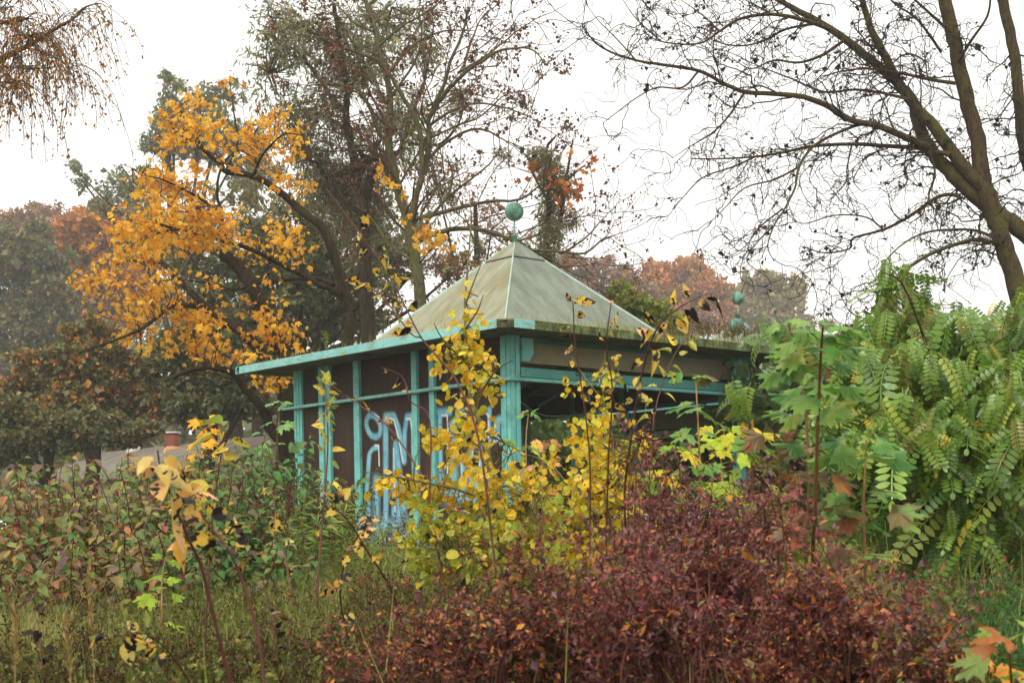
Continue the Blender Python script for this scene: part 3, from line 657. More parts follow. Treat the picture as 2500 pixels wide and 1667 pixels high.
# ------------------------------------------------------------------ leaf materials
L_aspen = leafmat('aspen_leaf', [('f0bc24', 5), ('f6c92c', 4), ('e2b430', 2), ('c9c238', 3), ('a8b23c', 1.6), ('ecc05a', 1), ('1f181a', .6)], spots=.025, edge='d0c03a')
L_aspen2 = leafmat('aspen_leaf_second', [('f0c024', 5), ('f6cc2e', 4), ('dcbc30', 2), ('b9be3a', 3), ('e8c258', 1), ('1f181a', .5)], spots=.025, edge='d8c434')
L_maple = leafmat('orange_maple_leaf', [('f2b42c', 4), ('f6c238', 4), ('eaa62c', 3), ('d98e30', 2.4), ('f4cc50', 2), ('b8702e', 1)], spots=.0, edge='f0b838', trans=.45)
L_maplegreen = leafmat('green_maple_leaf', [('5a8c3a', 4), ('6c983e', 4), ('4f803a', 3), ('7f9c4c', 2), ('9aa244', 1), ('8d7a4c', .8)], rough=.45, trans=.35, edge='7ea04a')
L_maplered = leafmat('turning_maple_leaf', [('a5483a', 1.6), ('9c6440', 2), ('8a7450', 3), ('7e8a4c', 4), ('b87a40', 1.4)], rough=.45, edge='7a5a3a')
L_mapleyg = leafmat('yellow_green_maple_leaf', [('c9c22c', 3), ('a9bb34', 3), ('86aa38', 3), ('e2c92c', 2), ('6f9c3c', 2)], rough=.45, trans=.4)
L_poplar = leafmat('spotted_poplar_leaf', [('e3b93c', 4), ('d8a73c', 2), ('c8b860', 2), ('e2b07a', 2), ('9aa64a', 2), ('201a1d', 4)], spots=.15, spotcol='19151a', edge='d8b64c')
L_pale = leafmat('pale_poplar_leaf', [('c9bb4c', 3), ('b5b04a', 3), ('8ea148', 2), ('e0c24a', 2)], spots=.05)
L_dog_r = leafmat('dogwood_leaf_russet', [('857038', 4), ('967045', 3), ('7f8040', 4), ('9c5a48', 2), ('ab8a46', 2), ('755450', 2), ('6a8840', 2), ('b5744c', 1)], rough=.5)
L_dog_g = leafmat('dogwood_leaf_olive', [('808a42', 5), ('6e823e', 4), ('938248', 3), ('806c54', 3), ('5f8240', 3), ('ab9a4a', 1.4)], rough=.5)
L_dog_d = leafmat('green_shrub_leaf', [('4c7a36', 5), ('426c34', 4), ('618a42', 3), ('7a8c46', 2)], rough=.45)
L_barb = leafmat('barberry_leaf', [('6a3638', 5), ('7a3e3e', 4), ('8a4640', 3), ('a05848', 1.6), ('4e2c32', 4), ('ae4038', .8), ('ae6c46', 1.2), ('7a5854', 3)], rough=.4, spec=.5, trans=.25)
L_barb2 = leafmat('barberry_leaf_orange', [('8c4a36', 5), ('a85c36', 4), ('bf7834', 2.5), ('6c3a34', 4), ('d08c34', 1.6), ('8c8c3c', 2.4)], rough=.45, trans=.3)
L_robinia = leafmat('robinia_leaf', [('64862e', 5), ('749636', 5), ('8aa844', 3), ('54742c', 4), ('a8b24a', 1.8), ('c4ac3c', .8), ('8c8a3c', 1)], rough=.32, spec=.55, trans=.35)
L_robiniay = leafmat('robinia_leaf_yellow', [('e0a41e', 4), ('d8b02a', 3), ('c88a1e', 1)], rough=.4, trans=.45)
L_birch = leafmat('birch_leaf', [('b87a22', 4), ('a5682a', 4), ('c48f34', 3), ('8a5a2a', 2), ('8f7a3a', 2)], trans=.35)
L_seed = leafmat('brown_seed_bunch', [('6a4434', 4), ('75503c', 4), ('5a3a30', 3), ('84604a', 1)], trans=.1, spec=.1, rough=.8)
L_willow = leafmat('willow_leaf', [('7d8052', 5), ('8c8c5e', 4), ('6c7448', 4), ('9c966a', 2)], trans=.3)
L_willowdark = leafmat('dark_understory_leaf', [('5f6a3a', 5), ('525e34', 4), ('706f40', 3), ('7c6c40', 2)], trans=.3)
L_bg_green = leafmat('far_green_leaf', [('666c40', 5), ('747646', 4), ('5c643a', 3), ('8c7e4c', 2.5), ('9a7a44', 1.5)], trans=.3)
L_bg_orange = leafmat('far_orange_leaf', [('cf8038', 4), ('d8923e', 4), ('bf7434', 3), ('a07c44', 3), ('7c7a46', 2)], trans=.35)
L_bg_beige = leafmat('far_beige_leaf', [('a8945e', 4), ('948a58', 4), ('b89c62', 2), ('7f8252', 3)], trans=.3)
L_bg_brown = leafmat('far_brown_leaf', [('96704e', 4), ('a57c56', 3), ('806c4c', 3), ('b57e4c', 2)], trans=.3)
L_bg_yg = leafmat('far_yellow_green_leaf', [('8a943a', 4), ('a5a03c', 3), ('6f8438', 4), ('5a7434', 2)], trans=.35)
L_bg_mix = leafmat('far_green_orange_leaf', [('6c7040', 6), ('7c7a46', 5), ('b87c3c', 3.4), ('cf8c3c', 3), ('606640', 4)], trans=.3)
L_black = leafmat('withered_black_leaf', [('211b17', 4), ('2e251d', 3), ('3a2b22', 2)], trans=.05, spec=.2)
L_grass = leafmat('meadow_grass', [('94974a', 5), ('a5a058', 4), ('828a40', 4), ('b0a462', 3), ('74803a', 2)], trans=.35, rough=.6)
L_lush = leafmat('lush_grass', [('7f9c34', 4), ('93a83c', 3), ('66862e', 3), ('b0a84a', 1)], trans=.4, rough=.45)
L_straw = leafmat('dry_straw', [('a58a52', 4), ('8f7244', 3), ('b59a62', 2)], trans=.25, rough=.7)
L_weed = leafmat('dark_dry_weed', [('4a3826', 5), ('5a452c', 4), ('3a2c20', 4), ('6a5634', 2)], trans=.1, rough=.9, spec=.1)
L_herb = leafmat('low_green_herb', [('6f7a30', 4), ('83883a', 3), ('5a6a2c', 4), ('9a8f40', 2), ('7a6034', 2)], trans=.35)
L_narrow = leafmat('narrow_green_leaf', [('7a9434', 4), ('68842e', 3), ('8fa03c', 3)], trans=.4)
L_rust = leafmat('rusty_dead_flower', [('5c3a28', 4), ('6a4630', 3), ('4a3022', 3)], trans=.1, rough=.9)

T_asp = [leaf_round(.75, 11, .25, .1), leaf_round(.6, 11, -.25, .2), leaf_round(.9, 10, .45, -.15), leaf_round(.7, 10, .1, .5)]
T_map = [leaf_maple(.55, .3, .2, ph=0), leaf_maple(.6, .15, .35, ph=2), leaf_maple(.5, .45, .1, ph=4)]
T_mapS = [leaf_maple(.4, .3, .2, True), leaf_maple(.4, .1, .4, True, 2), leaf_maple(.4, .5, .1, True, 4)]
T_ov = [leaf_ovate(.14, .31, .35, .3), leaf_ovate(.14, .28, .15, .55), leaf_ovate(.14, .33, .6, .15)]
T_pop = [leaf_ovate(.30, .32, .2, .25, 5), leaf_ovate(.3, .26, .5, .7, 5), leaf_ovate(.3, .33, .45, .2, 5), leaf_ovate(.35, .22, .9, 1.3, 5)]
T_sm = [leaf_small(.27, .1), leaf_small(.22, .18)]
T_nar = [leaf_quad(.09, .05), leaf_quad(.12, .12)]
T_clump = [leaf_quad(.42, .25), leaf_quad(.34, -.2), leaf_quad(.46, .12)]
T_smq = [leaf_quad(.27, .12), leaf_quad(.22, -.15)]
T_fr = [leaf_frond(8, .9), leaf_frond(9, 1.25, .038, .12), leaf_frond(8, .7, .043, -.12), leaf_frond(8, 1.5, .040, 0)]

# ------------------------------------------------------------------ trees
def finish_tree(t, trunk, limbs, twigs, mat, mat_tw, sides=8, tw_sides=3):
    tubeobj('trunk', trunk, 12, mat, t)
    for l in limbs: tubeobj('limb', [l], sides, mat, t)
    if twigs: o = tubeobj('twigs', twigs, tw_sides, mat_tw, t); o['kind'] = 'stuff'
def base_at(px, Y, py=1270):
    q = P(px, py, Y); return np.array([q[0], q[1], float(G(q[0], q[1])) - .15])
def k5(*p): return [(600 + x * .4464, y * .4464) for x, y in p]
def k4(*p): return [(x * .574, y * .574) for x, y in p]
def k6(*p): return [(1400 + x * .5102, y * .5102) for x, y in p]
def trunk_to_ground(first, base, r0, r1):
    m = (first * .45 + base * .55) + np.array([0.05, .1, 0]); return smoothline([base, m, first], [r0, (r0 + r1) / 2, r1], 6, .06)

# central tree with brown seed bunches
def seed_tree():
    Y = 25.0
    LB = [(k5((950, 1560), (920, 1400), (880, 1200), (830, 1040), (800, 900), (780, 760), (790, 600), (780, 450), (740, 300), (700, 150), (640, -40)), (14, 5)),
          (k5((900, 1200), (940, 1050), (960, 950), (960, 800), (940, 670), (870, 550), (800, 430), (740, 350)), (8.5, 4)),
          (k5((975, 960), (1000, 820), (1000, 680), (1020, 600), (1090, 450), (1120, 330), (1180, 200), (1220, 40)), (7, 2.5)),
          (k5((1000, 650), (1090, 510), (1200, 400), (1350, 300), (1430, 270), (1560, 270), (1640, 350)), (6, 1.5)),
          (k5((1000, 690), (1100, 620), (1230, 570), (1330, 570), (1450, 600), (1560, 640)), (4, 1.2)),
          (k5((990, 880), (1080, 790), (1230, 710), (1330, 720), (1400, 760), (1540, 820)), (4.5, 1.2)),
          (k5((780, 400), (900, 260), (1000, 200), (1100, 170), (1250, 170)), (5, 1.2)), (k5((1190, 390), (1220, 260), (1250, 190), (1290, 100), (1400, 10)), (4, 1.2)),
          (k5((740, 750), (640, 520), (540, 470), (440, 460), (330, 470)), (5, 1.5)), (k5((760, 830), (680, 800), (590, 790), (520, 730), (400, 700)), (4, 1.2)),
          (k5((720, 330), (560, 270), (470, 220), (300, 190)), (4.5, 1.2)), (k5((700, 170), (600, 130), (520, 50), (430, -20)), (4, 1.2)),
          (k5((930, 1200), (1080, 1160), (1200, 1130), (1350, 1100), (1500, 1090), (1620, 1000), (1700, 900)), (6, 1.5)),
          (k5((925, 1330), (1060, 1270), (1200, 1250), (1300, 1260), (1450, 1310), (1560, 1365), (1700, 1375), (1850, 1385), (1950, 1310), (2010, 1290)), (7, 1.5)),
          (k5((1480, 1320), (1600, 1280), (1700, 1180), (1800, 1120)), (3, 1)), (k5((1560, 1360), (1700, 1440), (1800, 1500), (1900, 1530)), (3, 1)), (k5((1750, 1375), (1860, 1300), (1950, 1200), (2020, 1130)), (3, .8)),
          (k5((930, 1330), (1000, 1200), (1100, 1080), (1130, 960), (1100, 850)), (5, 1.5)), (k5((1100, 1080), (1230, 980), (1330, 900), (1400, 800)), (3.5, 1)),
          (k5((1160, 400), (1280, 330), (1400, 240), (1500, 160), (1610, 90)), (3.5, 1)), (k5((900, 1420), (780, 1330), (690, 1200), (600, 1120)), (4, 1.2)),
          (k5((750, 560), (700, 420), (640, 330), (560, 330), (420, 330)), (4, 1.2)), (k5((770, 560), (860, 440), (930, 330), (960, 200), (950, 60)), (4, 1.2)), (k5((1000, 760), (1150, 690), (1280, 640), (1420, 520), (1560, 500)), (3, 1)), (k5((680, 150), (760, 60), (850, -20)), (3, 1)), (k5((730, 250), (850, 150), (1000, 60), (1100, -20)), (3.5, 1))]
    limbs = limbs_px(LB, Y); base = base_at(1040, Y)
    t = thing('seed_tree', 'tall half-bare tree with olive bark and brown seed bunches behind the roof', 'tree', tuple(base))
    tr = trunk_to_ground(limbs[0][0][0], base, .24, PR(14, Y))
    s1 = sprout(limbs, 2.6, lambda t_, p: .45 + .32 * min(p, 4) * (1 - .4 * t_), .75, .45, .12, 7, .16, -.01, .02, .3, rminabs=.010, rmax=.03)
    s2 = sprout(s1, 3.2, lambda t_, p: .25 + .3 * p, .7, .55, .1, 5, .18, 0, .01, .4, rminabs=.007)
    s3 = sprout(s2, 2.2, lambda t_, p: .15 + .25 * p, .7, .6, .2, 3, .2, 0, 0, .4, rminabs=.0055)
    finish_tree(t, [tr], limbs, s1 + s2 + s3, M_bark_green, M_bark_brown)
    # seed bunches at twig ends, thick towards the upper left of the crown
    pts = []
    for ln in s2 + s3:
        e = ln[0][-1]; px = CX + e[0] / e[1] * F; py = CY - (e[2] - CAMZ) / e[1] * F
        wgt = 1.1 if (px < 1010 and py < 260) else .7 if py < 330 else .45
        if px > 1250 and py < 360: wgt = .7
        if py > 480: wgt = .3
        for _ in range(rng.poisson(wgt * 11)):
            k = rng.random(); pts.append(ln[0][-1] * (1 - k * .5) + ln[0][-2] * k * .5 + rng.normal(0, .045, 3))
    pts = np.array(pts); leaves(t, T_clump, pts, randframes(len(pts), .6, .2), logn(len(pts), .055, .3), L_seed)
    op = []
    for cx, cy, rx, ry, n in ((939, 424, 22, 18, 10), (985, 470, 18, 14, 7), (1030, 567, 22, 16, 14), (1069, 558, 18, 14, 9), (1033, 605, 18, 14, 10), (1085, 600, 12, 9, 4), (930, 440, 30, 40, 6), (1000, 520, 40, 30, 6)):
        q, _ = blobpts([(cx, cy, rx, ry)], Y - 1.2, n, .2); op.append(q)
    op = np.concatenate(op); leaves(t, T_map, op, randframes(len(op), .6, .3, .6), logn(len(op), .105), L_maple, 300)
seed_tree()

# olive willow behind it: dark forked trunk, feathery narrow leaves
def green_willow():
    Y = 31.0
    LB = [(k5((650, 1300), (630, 1100), (610, 980), (590, 880), (570, 760), (545, 620), (555, 480), (515, 300), (500, 150), (480, 20)), (13, 5)),
          (k5((640, 1080), (690, 960), (680, 880), (740, 865), (840, 830), (890, 740), (960, 680)), (13, 4)), (k5((600, 1050), (520, 960), (430, 960), (400, 900), (330, 870)), (8, 2.5)),
          (k5((680, 880), (640, 850), (600, 790)), (8, 5)), (k5((890, 790), (960, 790), (1060, 790), (1150, 700), (1190, 600)), (5, 2)), (k5((555, 480), (640, 380), (700, 300), (760, 180), (800, 40)), (6, 2)),
          (k5((545, 620), (460, 520), (380, 400), (300, 300), (180, 220), (90, 180)), (6, 2)), (k5((520, 320), (400, 200), (250, 120), (130, 90)), (5, 1.5)), (k5((570, 720), (440, 640), (300, 600), (160, 620)), (5, 1.5)), (k5((860, 780), (900, 640), (960, 500), (1000, 330), (1030, 130)), (5, 1.5)), (k5((960, 600), (1080, 540), (1180, 500)), (3, 1)), (k5((300, 300), (220, 380), (120, 400)), (3, 1)), (k5((590, 950), (700, 830), (770, 720)), (5, 2))]
    limbs = limbs_px(LB, Y); base = base_at(905, Y)
    t = thing('green_willow', 'tall willow with dark forked trunk and feathery olive leaves behind the seed tree', 'tree', tuple(base))
    tr = trunk_to_ground(limbs[0][0][0], base, .3, PR(13, Y))
    bl = [(130, 150, 90, 120, .7), (220, 90, 120, 80, .7), (400, 200, 180, 150), (300, 540, 170, 130, .9), (500, 420, 170, 170), (700, 240, 130, 200), (900, 130, 120, 110, .8), (1000, 300, 80, 130, .7), (1040, 90, 60, 60, .8), (880, 640, 100, 120), (350, 800, 160, 150), (460, 1000, 170, 180, 1.2), (650, 1150, 150, 160, 1.2), (1120, 560, 110, 110, .7), (1080, 1110, 70, 90, .9), (120, 330, 70, 70, .6), (200, 240, 120, 110, .8), (820, 900, 120, 110, .9), (560, 700, 120, 120, .8), (760, 480, 110, 130, .8), (1180, 500, 60, 60, .6), (620, 60, 140, 80, .8), (250, 680, 130, 90, .8)]
    bl = [(600 + b[0] * .4464, b[1] * .4464, b[2] * .4464, b[3] * .4464) + ((b[4],) if len(b) > 4 else ()) for b in bl]
    tg, _ = blobpts(bl, Y, 620, 2.0)
    tw = nearest_twigs(tg, limbs, .016, None)
    tw2 = sprout(tw, 1.8, lambda t_, p: .5 + .15 * p, .8, .5, .35, 5, .12, .05, 0, .4, rminabs=.005)
    finish_tree(t, [tr], limbs, tw + tw2, M_bark_dark, M_bark_brown)
    pts = []; dirs = []
    for ln in tw2 + tw:
        n = rng.poisson(10)
        for _ in range(n):
            p, d, r = along(ln, .35 + .65 * rng.random()); pts.append(p + rng.normal(0, .09, 3)); dirs.append(d)
    pts = np.array(pts); n = len(pts); d = unit(np.array(dirs) * .4 + randdir(n, .7)); R = frames(d, rng.normal(0, 1, (n, 3)))
    leaves(t, T_nar, pts, R, logn(n, .17, .25), L_willow)
green_willow()

# orange maple on the left
def orange_maple():
    Y = 21.5
    LB = [([(860, 760), (799, 578), (741, 520), (677, 465), (620, 430), (551, 419), (534, 396), (499, 367), (470, 320), (440, 270)], (12, 2.5)), ([(830, 720), (773, 690), (687, 645), (608, 606), (551, 591), (488, 574), (430, 560), (370, 575)], (8, 2)),
          ([(700, 900), (649, 764), (620, 706), (586, 655), (545, 620)], (21, 15)), ([(690, 930), (603, 821), (557, 792), (499, 746), (453, 700), (396, 643), (350, 610)], (15, 5)), ([(500, 750), (425, 746), (390, 769), (344, 804), (275, 832), (195, 861)], (7, 2)),
          ([(815, 696), (763, 680), (649, 689), (574, 706), (500, 690), (420, 680)], (6, 1.5)), ([(725, 1130), (660, 1040), (640, 1000), (600, 950), (560, 905), (480, 900), (400, 930)], (16, 4)), ([(545, 600), (540, 520), (530, 470), (545, 400), (600, 350), (640, 300)], (5, 1.5)), ([(620, 430), (640, 380), (690, 330), (740, 330)], (4, 1)), ([(551, 419), (580, 350), (570, 270), (560, 190)], (4, 1)),
          ([(499, 367), (440, 330), (400, 290)], (3, 1)), ([(540, 520), (480, 480), (400, 440), (360, 430)], (4, 1)), ([(430, 560), (360, 540), (300, 540)], (4, 1)), ([(396, 643), (300, 640), (220, 690)], (4, 1)), ([(340, 800), (345, 860), (330, 880)], (3, 1)), ([(650, 780), (690, 840), (740, 870)], (4, 1)), ([(557, 792), (500, 830), (470, 870)], (4, 1)), ([(690, 645), (730, 600), (760, 560)], (4, 1))]
    limbs = limbs_px(LB, Y, .12); base = base_at(745, Y)
    t = thing('orange_maple', 'leaning maple with golden orange leaves left of the pavilion roof', 'tree', tuple(base))
    tr = [trunk_to_ground(limbs[i][0][0], base, .34, PR(r, Y)) for i, r in ((2, 21), (3, 15), (6, 15))] + [trunk_to_ground(limbs[0][0][0], base, .25, PR(12, Y))]
    tr.append(smoothline([limbs[1][0][0], (limbs[0][0][2] * .5 + limbs[1][0][0] * .5), limbs[0][0][4]], [PR(8, Y)] * 3, 4))
    bl = [(850, 420, 60, 40), (760, 500, 80, 60), (880, 520, 80, 50), (720, 590, 60, 50), (960, 580, 80, 50), (1060, 590, 60, 50), (1100, 540, 50, 50), (1180, 500, 50, 60), (1190, 570, 60, 40), (1270, 560, 50, 40), (1250, 640, 50, 40), (850, 700, 60, 40), (690, 730, 70, 40), (620, 740, 40, 30), (760, 780, 80, 50), (660, 800, 70, 50), (700, 880, 100, 50), (830, 860, 60, 40), (600, 950, 100, 50), (500, 980, 50, 50), (740, 950, 100, 60), (880, 930, 80, 60), (980, 920, 70, 40), (560, 1070, 90, 50), (680, 1040, 90, 50), (820, 1020, 90, 40), (960, 1000, 70, 40), (1060, 1020, 60, 40), (1180, 950, 60, 50), (1230, 1010, 70, 50), (1250, 1050, 60, 25), (400, 1150, 60, 40), (480, 1170, 60, 50), (370, 1220, 60, 50), (310, 1190, 40, 40), (700, 1190, 50, 40), (730, 1250, 30, 40), (620, 1280, 60, 50), (550, 1260, 40, 40), (450, 1270, 40, 30), (580, 1380, 60, 50), (550, 1430, 40, 40), (770, 1340, 60, 50), (850, 1340, 70, 60), (780, 1420, 70, 60), (900, 1400, 50, 50), (860, 1470, 50, 40), (950, 1500, 60, 40), (1080, 1300, 50, 40), (1120, 1350, 50, 40), (1090, 1430, 50, 40), (1170, 1410, 50, 40), (1230, 1400, 50, 40), (1050, 1500, 50, 30), (1180, 1270, 30, 25), (1270, 1470, 30, 25), (1190, 1600, 65, 40), (900, 1200, 40, 20), (640, 1180, 60, 40), (1000, 690, 40, 25), (1200, 760, 60, 40), (1290, 790, 40, 30), (1140, 700, 30, 25), (960, 360, 30, 40, .4), (720, 1490, 30, 25)]
    bl = [(b[0] * .574, b[1] * .574, b[2] * .574 * 1.35, b[3] * .574 * 1.25) + tuple(b[4:]) for b in bl]
    tg, _ = blobpts(bl, Y - .4, 330, .9)
    s1 = sprout(limbs, 1.3, lambda t_, p: .5 + .18 * p, .8, .4, .2, 6, .2, 0, .02, .3, rminabs=.006, rmax=.02)
    tw = nearest_twigs(tg, limbs + s1, .009, None, wig=.12, maxlen=.9)
    finish_tree(t, tr, limbs, tw + s1, M_bark_dark, M_bark_brown)
    n = 3800; pts, cen = blobpts(bl, Y - .4, n, 1.0)
    # leaves gather round the twig tips in drooping tiers
    sn_ = tg[np.argmin(((pts[:, None, :] - tg[None]) ** 2).sum(-1), 1)]; pts = pts * .8 + sn_ * .2 + rng.normal(0, .05, (n, 3)) * (1, 1, .6); al_ = tw * 3 + s1
    for i_ in range(0, n, 2): pts[i_] = along(al_[int(rng.integers(0, len(tw) * 3 + len(s1) // 3))], rng.uniform(.35, 1))[0] + rng.normal(0, .09, 3)
    leaves(t, T_map, pts, randframes(n, .75, .55, .7), logn(n, .068, .28), L_maple, 300)
orange_maple()

# ivy-green tree right of centre with a few orange leaves
def ivy_tree():
    Y = 29.0
    LB = [(k5((1660, 1560), (1650, 1350), (1655, 1200), (1660, 1050), (1645, 900), (1650, 800), (1700, 740)), (10, 2)), (k5((1700, 1300), (1730, 1150), (1745, 1000), (1770, 880), (1790, 760)), (7, 1.5)), (k5((1655, 1100), (1570, 950), (1540, 850)), (4, 1)), (k5((1745, 1000), (1820, 930), (1860, 900)), (3, 1))]
    limbs = limbs_px(LB, Y); base = base_at(1345, Y)
    t = thing('ivy_tree', 'slender ivy-clad tree with orange leaf tips right of the roof finial', 'tree', tuple(base)); tr = trunk_to_ground(limbs[0][0][0], base, .22, PR(10, Y))
    bl = [(1640, 880, 85, 80), (1680, 1000, 90, 100), (1660, 1150, 80, 100), (1730, 1020, 60, 80), (1590, 830, 60, 50, .7), (1390, 830, 50, 40, .5), (1660, 1270, 90, 90), (1620, 1400, 100, 80, .7), (1780, 1200, 60, 70, .5)]
    bl = [(600 + b[0] * .4464, b[1] * .4464, b[2] * .4464, b[3] * .4464) + tuple(b[4:]) for b in bl]
    tg, _ = blobpts(bl, Y, 110, .8); tw = nearest_twigs(tg, limbs, .01, None); s = sprout(limbs + tw, 1.2, lambda t_, p: .4, .8, .4, .2, 5, .2, 0, .03, .3, rminabs=.005, rmax=.015)
    finish_tree(t, [tr], limbs, tw + s, M_bark_dark, M_bark_brown)
    pts, _ = blobpts(bl, Y, 3600, .8); leaves(t, T_nar, pts, randframes(len(pts), .6, .3), logn(len(pts), .13), L_willow)
    op = [blobpts([(a, b, c, d)], Y - .8, n, .2)[0] for a, b, c, d, n in ((1314, 402, 25, 14, 14), (1395, 451, 22, 22, 24), (1430, 406, 16, 10, 9), (1381, 370, 14, 14, 6), (1350, 655, 18, 14, 8), (1340, 430, 25, 20, 10), (1380, 500, 20, 30, 10), (1270, 430, 20, 20, 4))]
    op = np.concatenate(op); leaves(t, T_map, op, randframes(len(op), .6, .4, .6), logn(len(op), .12), leafmat('rust_maple_leaf', [('d98a3c', 3), ('c8743a', 3), ('e09a40', 2), ('a8603a', 1)], trans=.4), 300)
ivy_tree()

# corkscrew willow on the right
def corkscrew():
    Y = 20.0
    LB = [(k6((2160, 1520), (2090, 1260), (2030, 1090), (1990, 970), (1960, 860), (1940, 700), (1890, 500), (1840, 300), (1800, 100), (1760, -60)), (34, 22)),
          (k6((2230, 1190), (2150, 1110), (2000, 1000), (1880, 900), (1780, 800), (1710, 720), (1650, 600), (1620, 480), (1540, 390), (1450, 310), (1300, 190), (1180, 110), (1050, 40), (930, -30)), (33, 8)),
          (k6((2010, 950), (1850, 780), (1720, 600), (1640, 520), (1560, 400), (1480, 250), (1420, 130), (1370, -40)), (25, 10)),
          (k6((1700, 705), (1570, 650), (1450, 600), (1330, 575), (1200, 500), (1080, 460), (960, 450), (820, 440), (720, 400), (600, 340), (420, 310), (300, 290), (180, 250), (100, 200), (50, 130)), (13, 2)),
          (k6((1800, 740), (1650, 710), (1500, 700), (1350, 690), (1150, 700), (1000, 730), (870, 750), (700, 760), (560, 760)), (9, 2)),
          (k6((1850, 935), (1750, 940), (1600, 1040), (1480, 1100), (1340, 1140), (1320, 1190), (1200, 1210), (1100, 1180)), (7, 2)),
          (k6((1480, 1095), (1400, 1040), (1250, 1030), (1100, 1070), (1020, 1020), (920, 920)), (3.5, 1)), (k6((2010, 1160), (1900, 1150), (1700, 1220), (1560, 1320), (1500, 1430), (1400, 1520), (1330, 1580)), (8, 2)),
          (k6((2000, 1130), (1900, 1100), (1700, 1110), (1560, 1180), (1450, 1300)), (6, 1.5)), (k6((1400, 590), (1300, 620), (1150, 700), (1080, 800), (1060, 900), (1010, 1000), (960, 1080), (930, 1180), (960, 1250)), (6, 1.5)),
          (k6((1230, 140), (1080, 90), (950, 70), (800, 90), (700, 150), (600, 210), (420, 200), (330, 150)), (8, 1.5)), (k6((2040, -40), (2100, 200), (2130, 450), (2155, 700), (2200, 900)), (18, 20)), (k6((1830, 400), (1700, 380), (1560, 350), (1400, 330), (1250, 350), (1130, 400)), (7, 1.5)),
          (k6((1620, 480), (1500, 450), (1350, 430), (1200, 440), (1050, 380), (920, 330), (800, 280)), (6, 1.5)), (k6((1300, 190), (1200, 260), (1080, 300), (960, 290), (850, 330), (760, 280)), (6, 1.5)), (k6((1180, 110), (1020, 140), (900, 200), (780, 220), (640, 180), (500, 60)), (5, 1.2)), (k6((600, 340), (520, 420), (400, 420), (300, 470), (180, 560), (140, 590)), (4, 1)), (k6((820, 440), (740, 560), (660, 640), (560, 700), (470, 760)), (4.5, 1)), (k6((870, 750), (760, 800), (620, 850), (520, 950), (480, 1000)), (4, 1)), (k6((1080, 800), (960, 860), (820, 900), (720, 1000), (640, 1080)), (4, 1)), (k6((1840, 300), (1900, 200), (1980, 80), (2000, -40)), (6, 3)), (k6((1800, 150), (1700, 60), (1600, -30)), (6, 3)), (k6((1760, 250), (1650, 100), (1540, 20), (1480, -40)), (5, 2)), (k6((1000, 1000), (900, 1080), (820, 1180), (740, 1230)), (3.5, 1)), (k6((960, 1080), (880, 1160), (830, 1250), (930, 1330), (950, 1400)), (3, 1)), (k6((300, 290), (200, 180), (120, 100), (60, 20)), (3, 1)), (k6((420, 200), (300, 90), (230, -10)), (3, 1)), (k6((700, 150), (600, 60), (480, -20)), (3.5, 1)), (k6((950, 70), (860, 20), (760, -30)), (3.5, 1)), (k6((1700, 710), (1730, 830), (1700, 950), (1760, 1050), (1740, 1150)), (5, 1.2)), (k6((1330, 700), (1310, 800), (1300, 880), (1220, 960)), (3.5, 1))]
    LB = [(p, (a * .70, b * .72)) for p, (a, b) in LB]; limbs = limbs_px(LB, Y, .07); base = base_at(2570, Y)
    t = thing('corkscrew_willow', 'big bare willow with twisted dark twigs leaning in from the right', 'tree', tuple(base))
    tr = [trunk_to_ground(limbs[0][0][0], base, .30, PR(24, Y)), trunk_to_ground(limbs[1][0][0], base + np.array([.35, .2, 0]), .30, PR(23, Y)), trunk_to_ground(limbs[11][0][-1], base + np.array([.6, .4, 0]), .25, PR(14, Y))]
    thin = [l for l in limbs if l[1][0] < PR(10, Y)]; thick = [l for l in limbs if l[1][0] >= PR(10, Y)]
    bias = (-.25, 0, -.15)
    s1 = sprout(thin, 4.6, lambda t_, p: .55 + .12 * p, .8, .45, .08, 12, .34, .02, 0, .3, bias, rmax=.015, rminabs=.008) + sprout(thick, 4.6, lambda t_, p: 1.0, .9, .3, .1, 12, .30, .02, .02, .3, bias, rmax=.016, rminabs=.009)
    s2 = sprout(s1, 5.2, lambda t_, p: .3 + .25 * p, .8, .55, .1, 11, .42, .03, 0, .4, (0, 0, -.1), rminabs=.0056)
    s3 = sprout(s2, 1.3, lambda t_, p: .28 + .2 * p, .8, .6, .2, 9, .45, .03, 0, .5, rminabs=.0048)
    finish_tree(t, tr, limbs, s1 + s2 + s3, M_bark_willow, M_bark_twig, 10)
    pts = np.array([along(ln, rng.random())[0] for ln in s2 + s3 for _ in range(rng.poisson(.33))]); pts = np.repeat(pts, 2, 0) + rng.normal(0, .018, (2 * len(pts), 3))
    leaves(t, T_clump, pts, randframes(len(pts), .5, .2), logn(len(pts), .055, .3), L_black)
corkscrew()

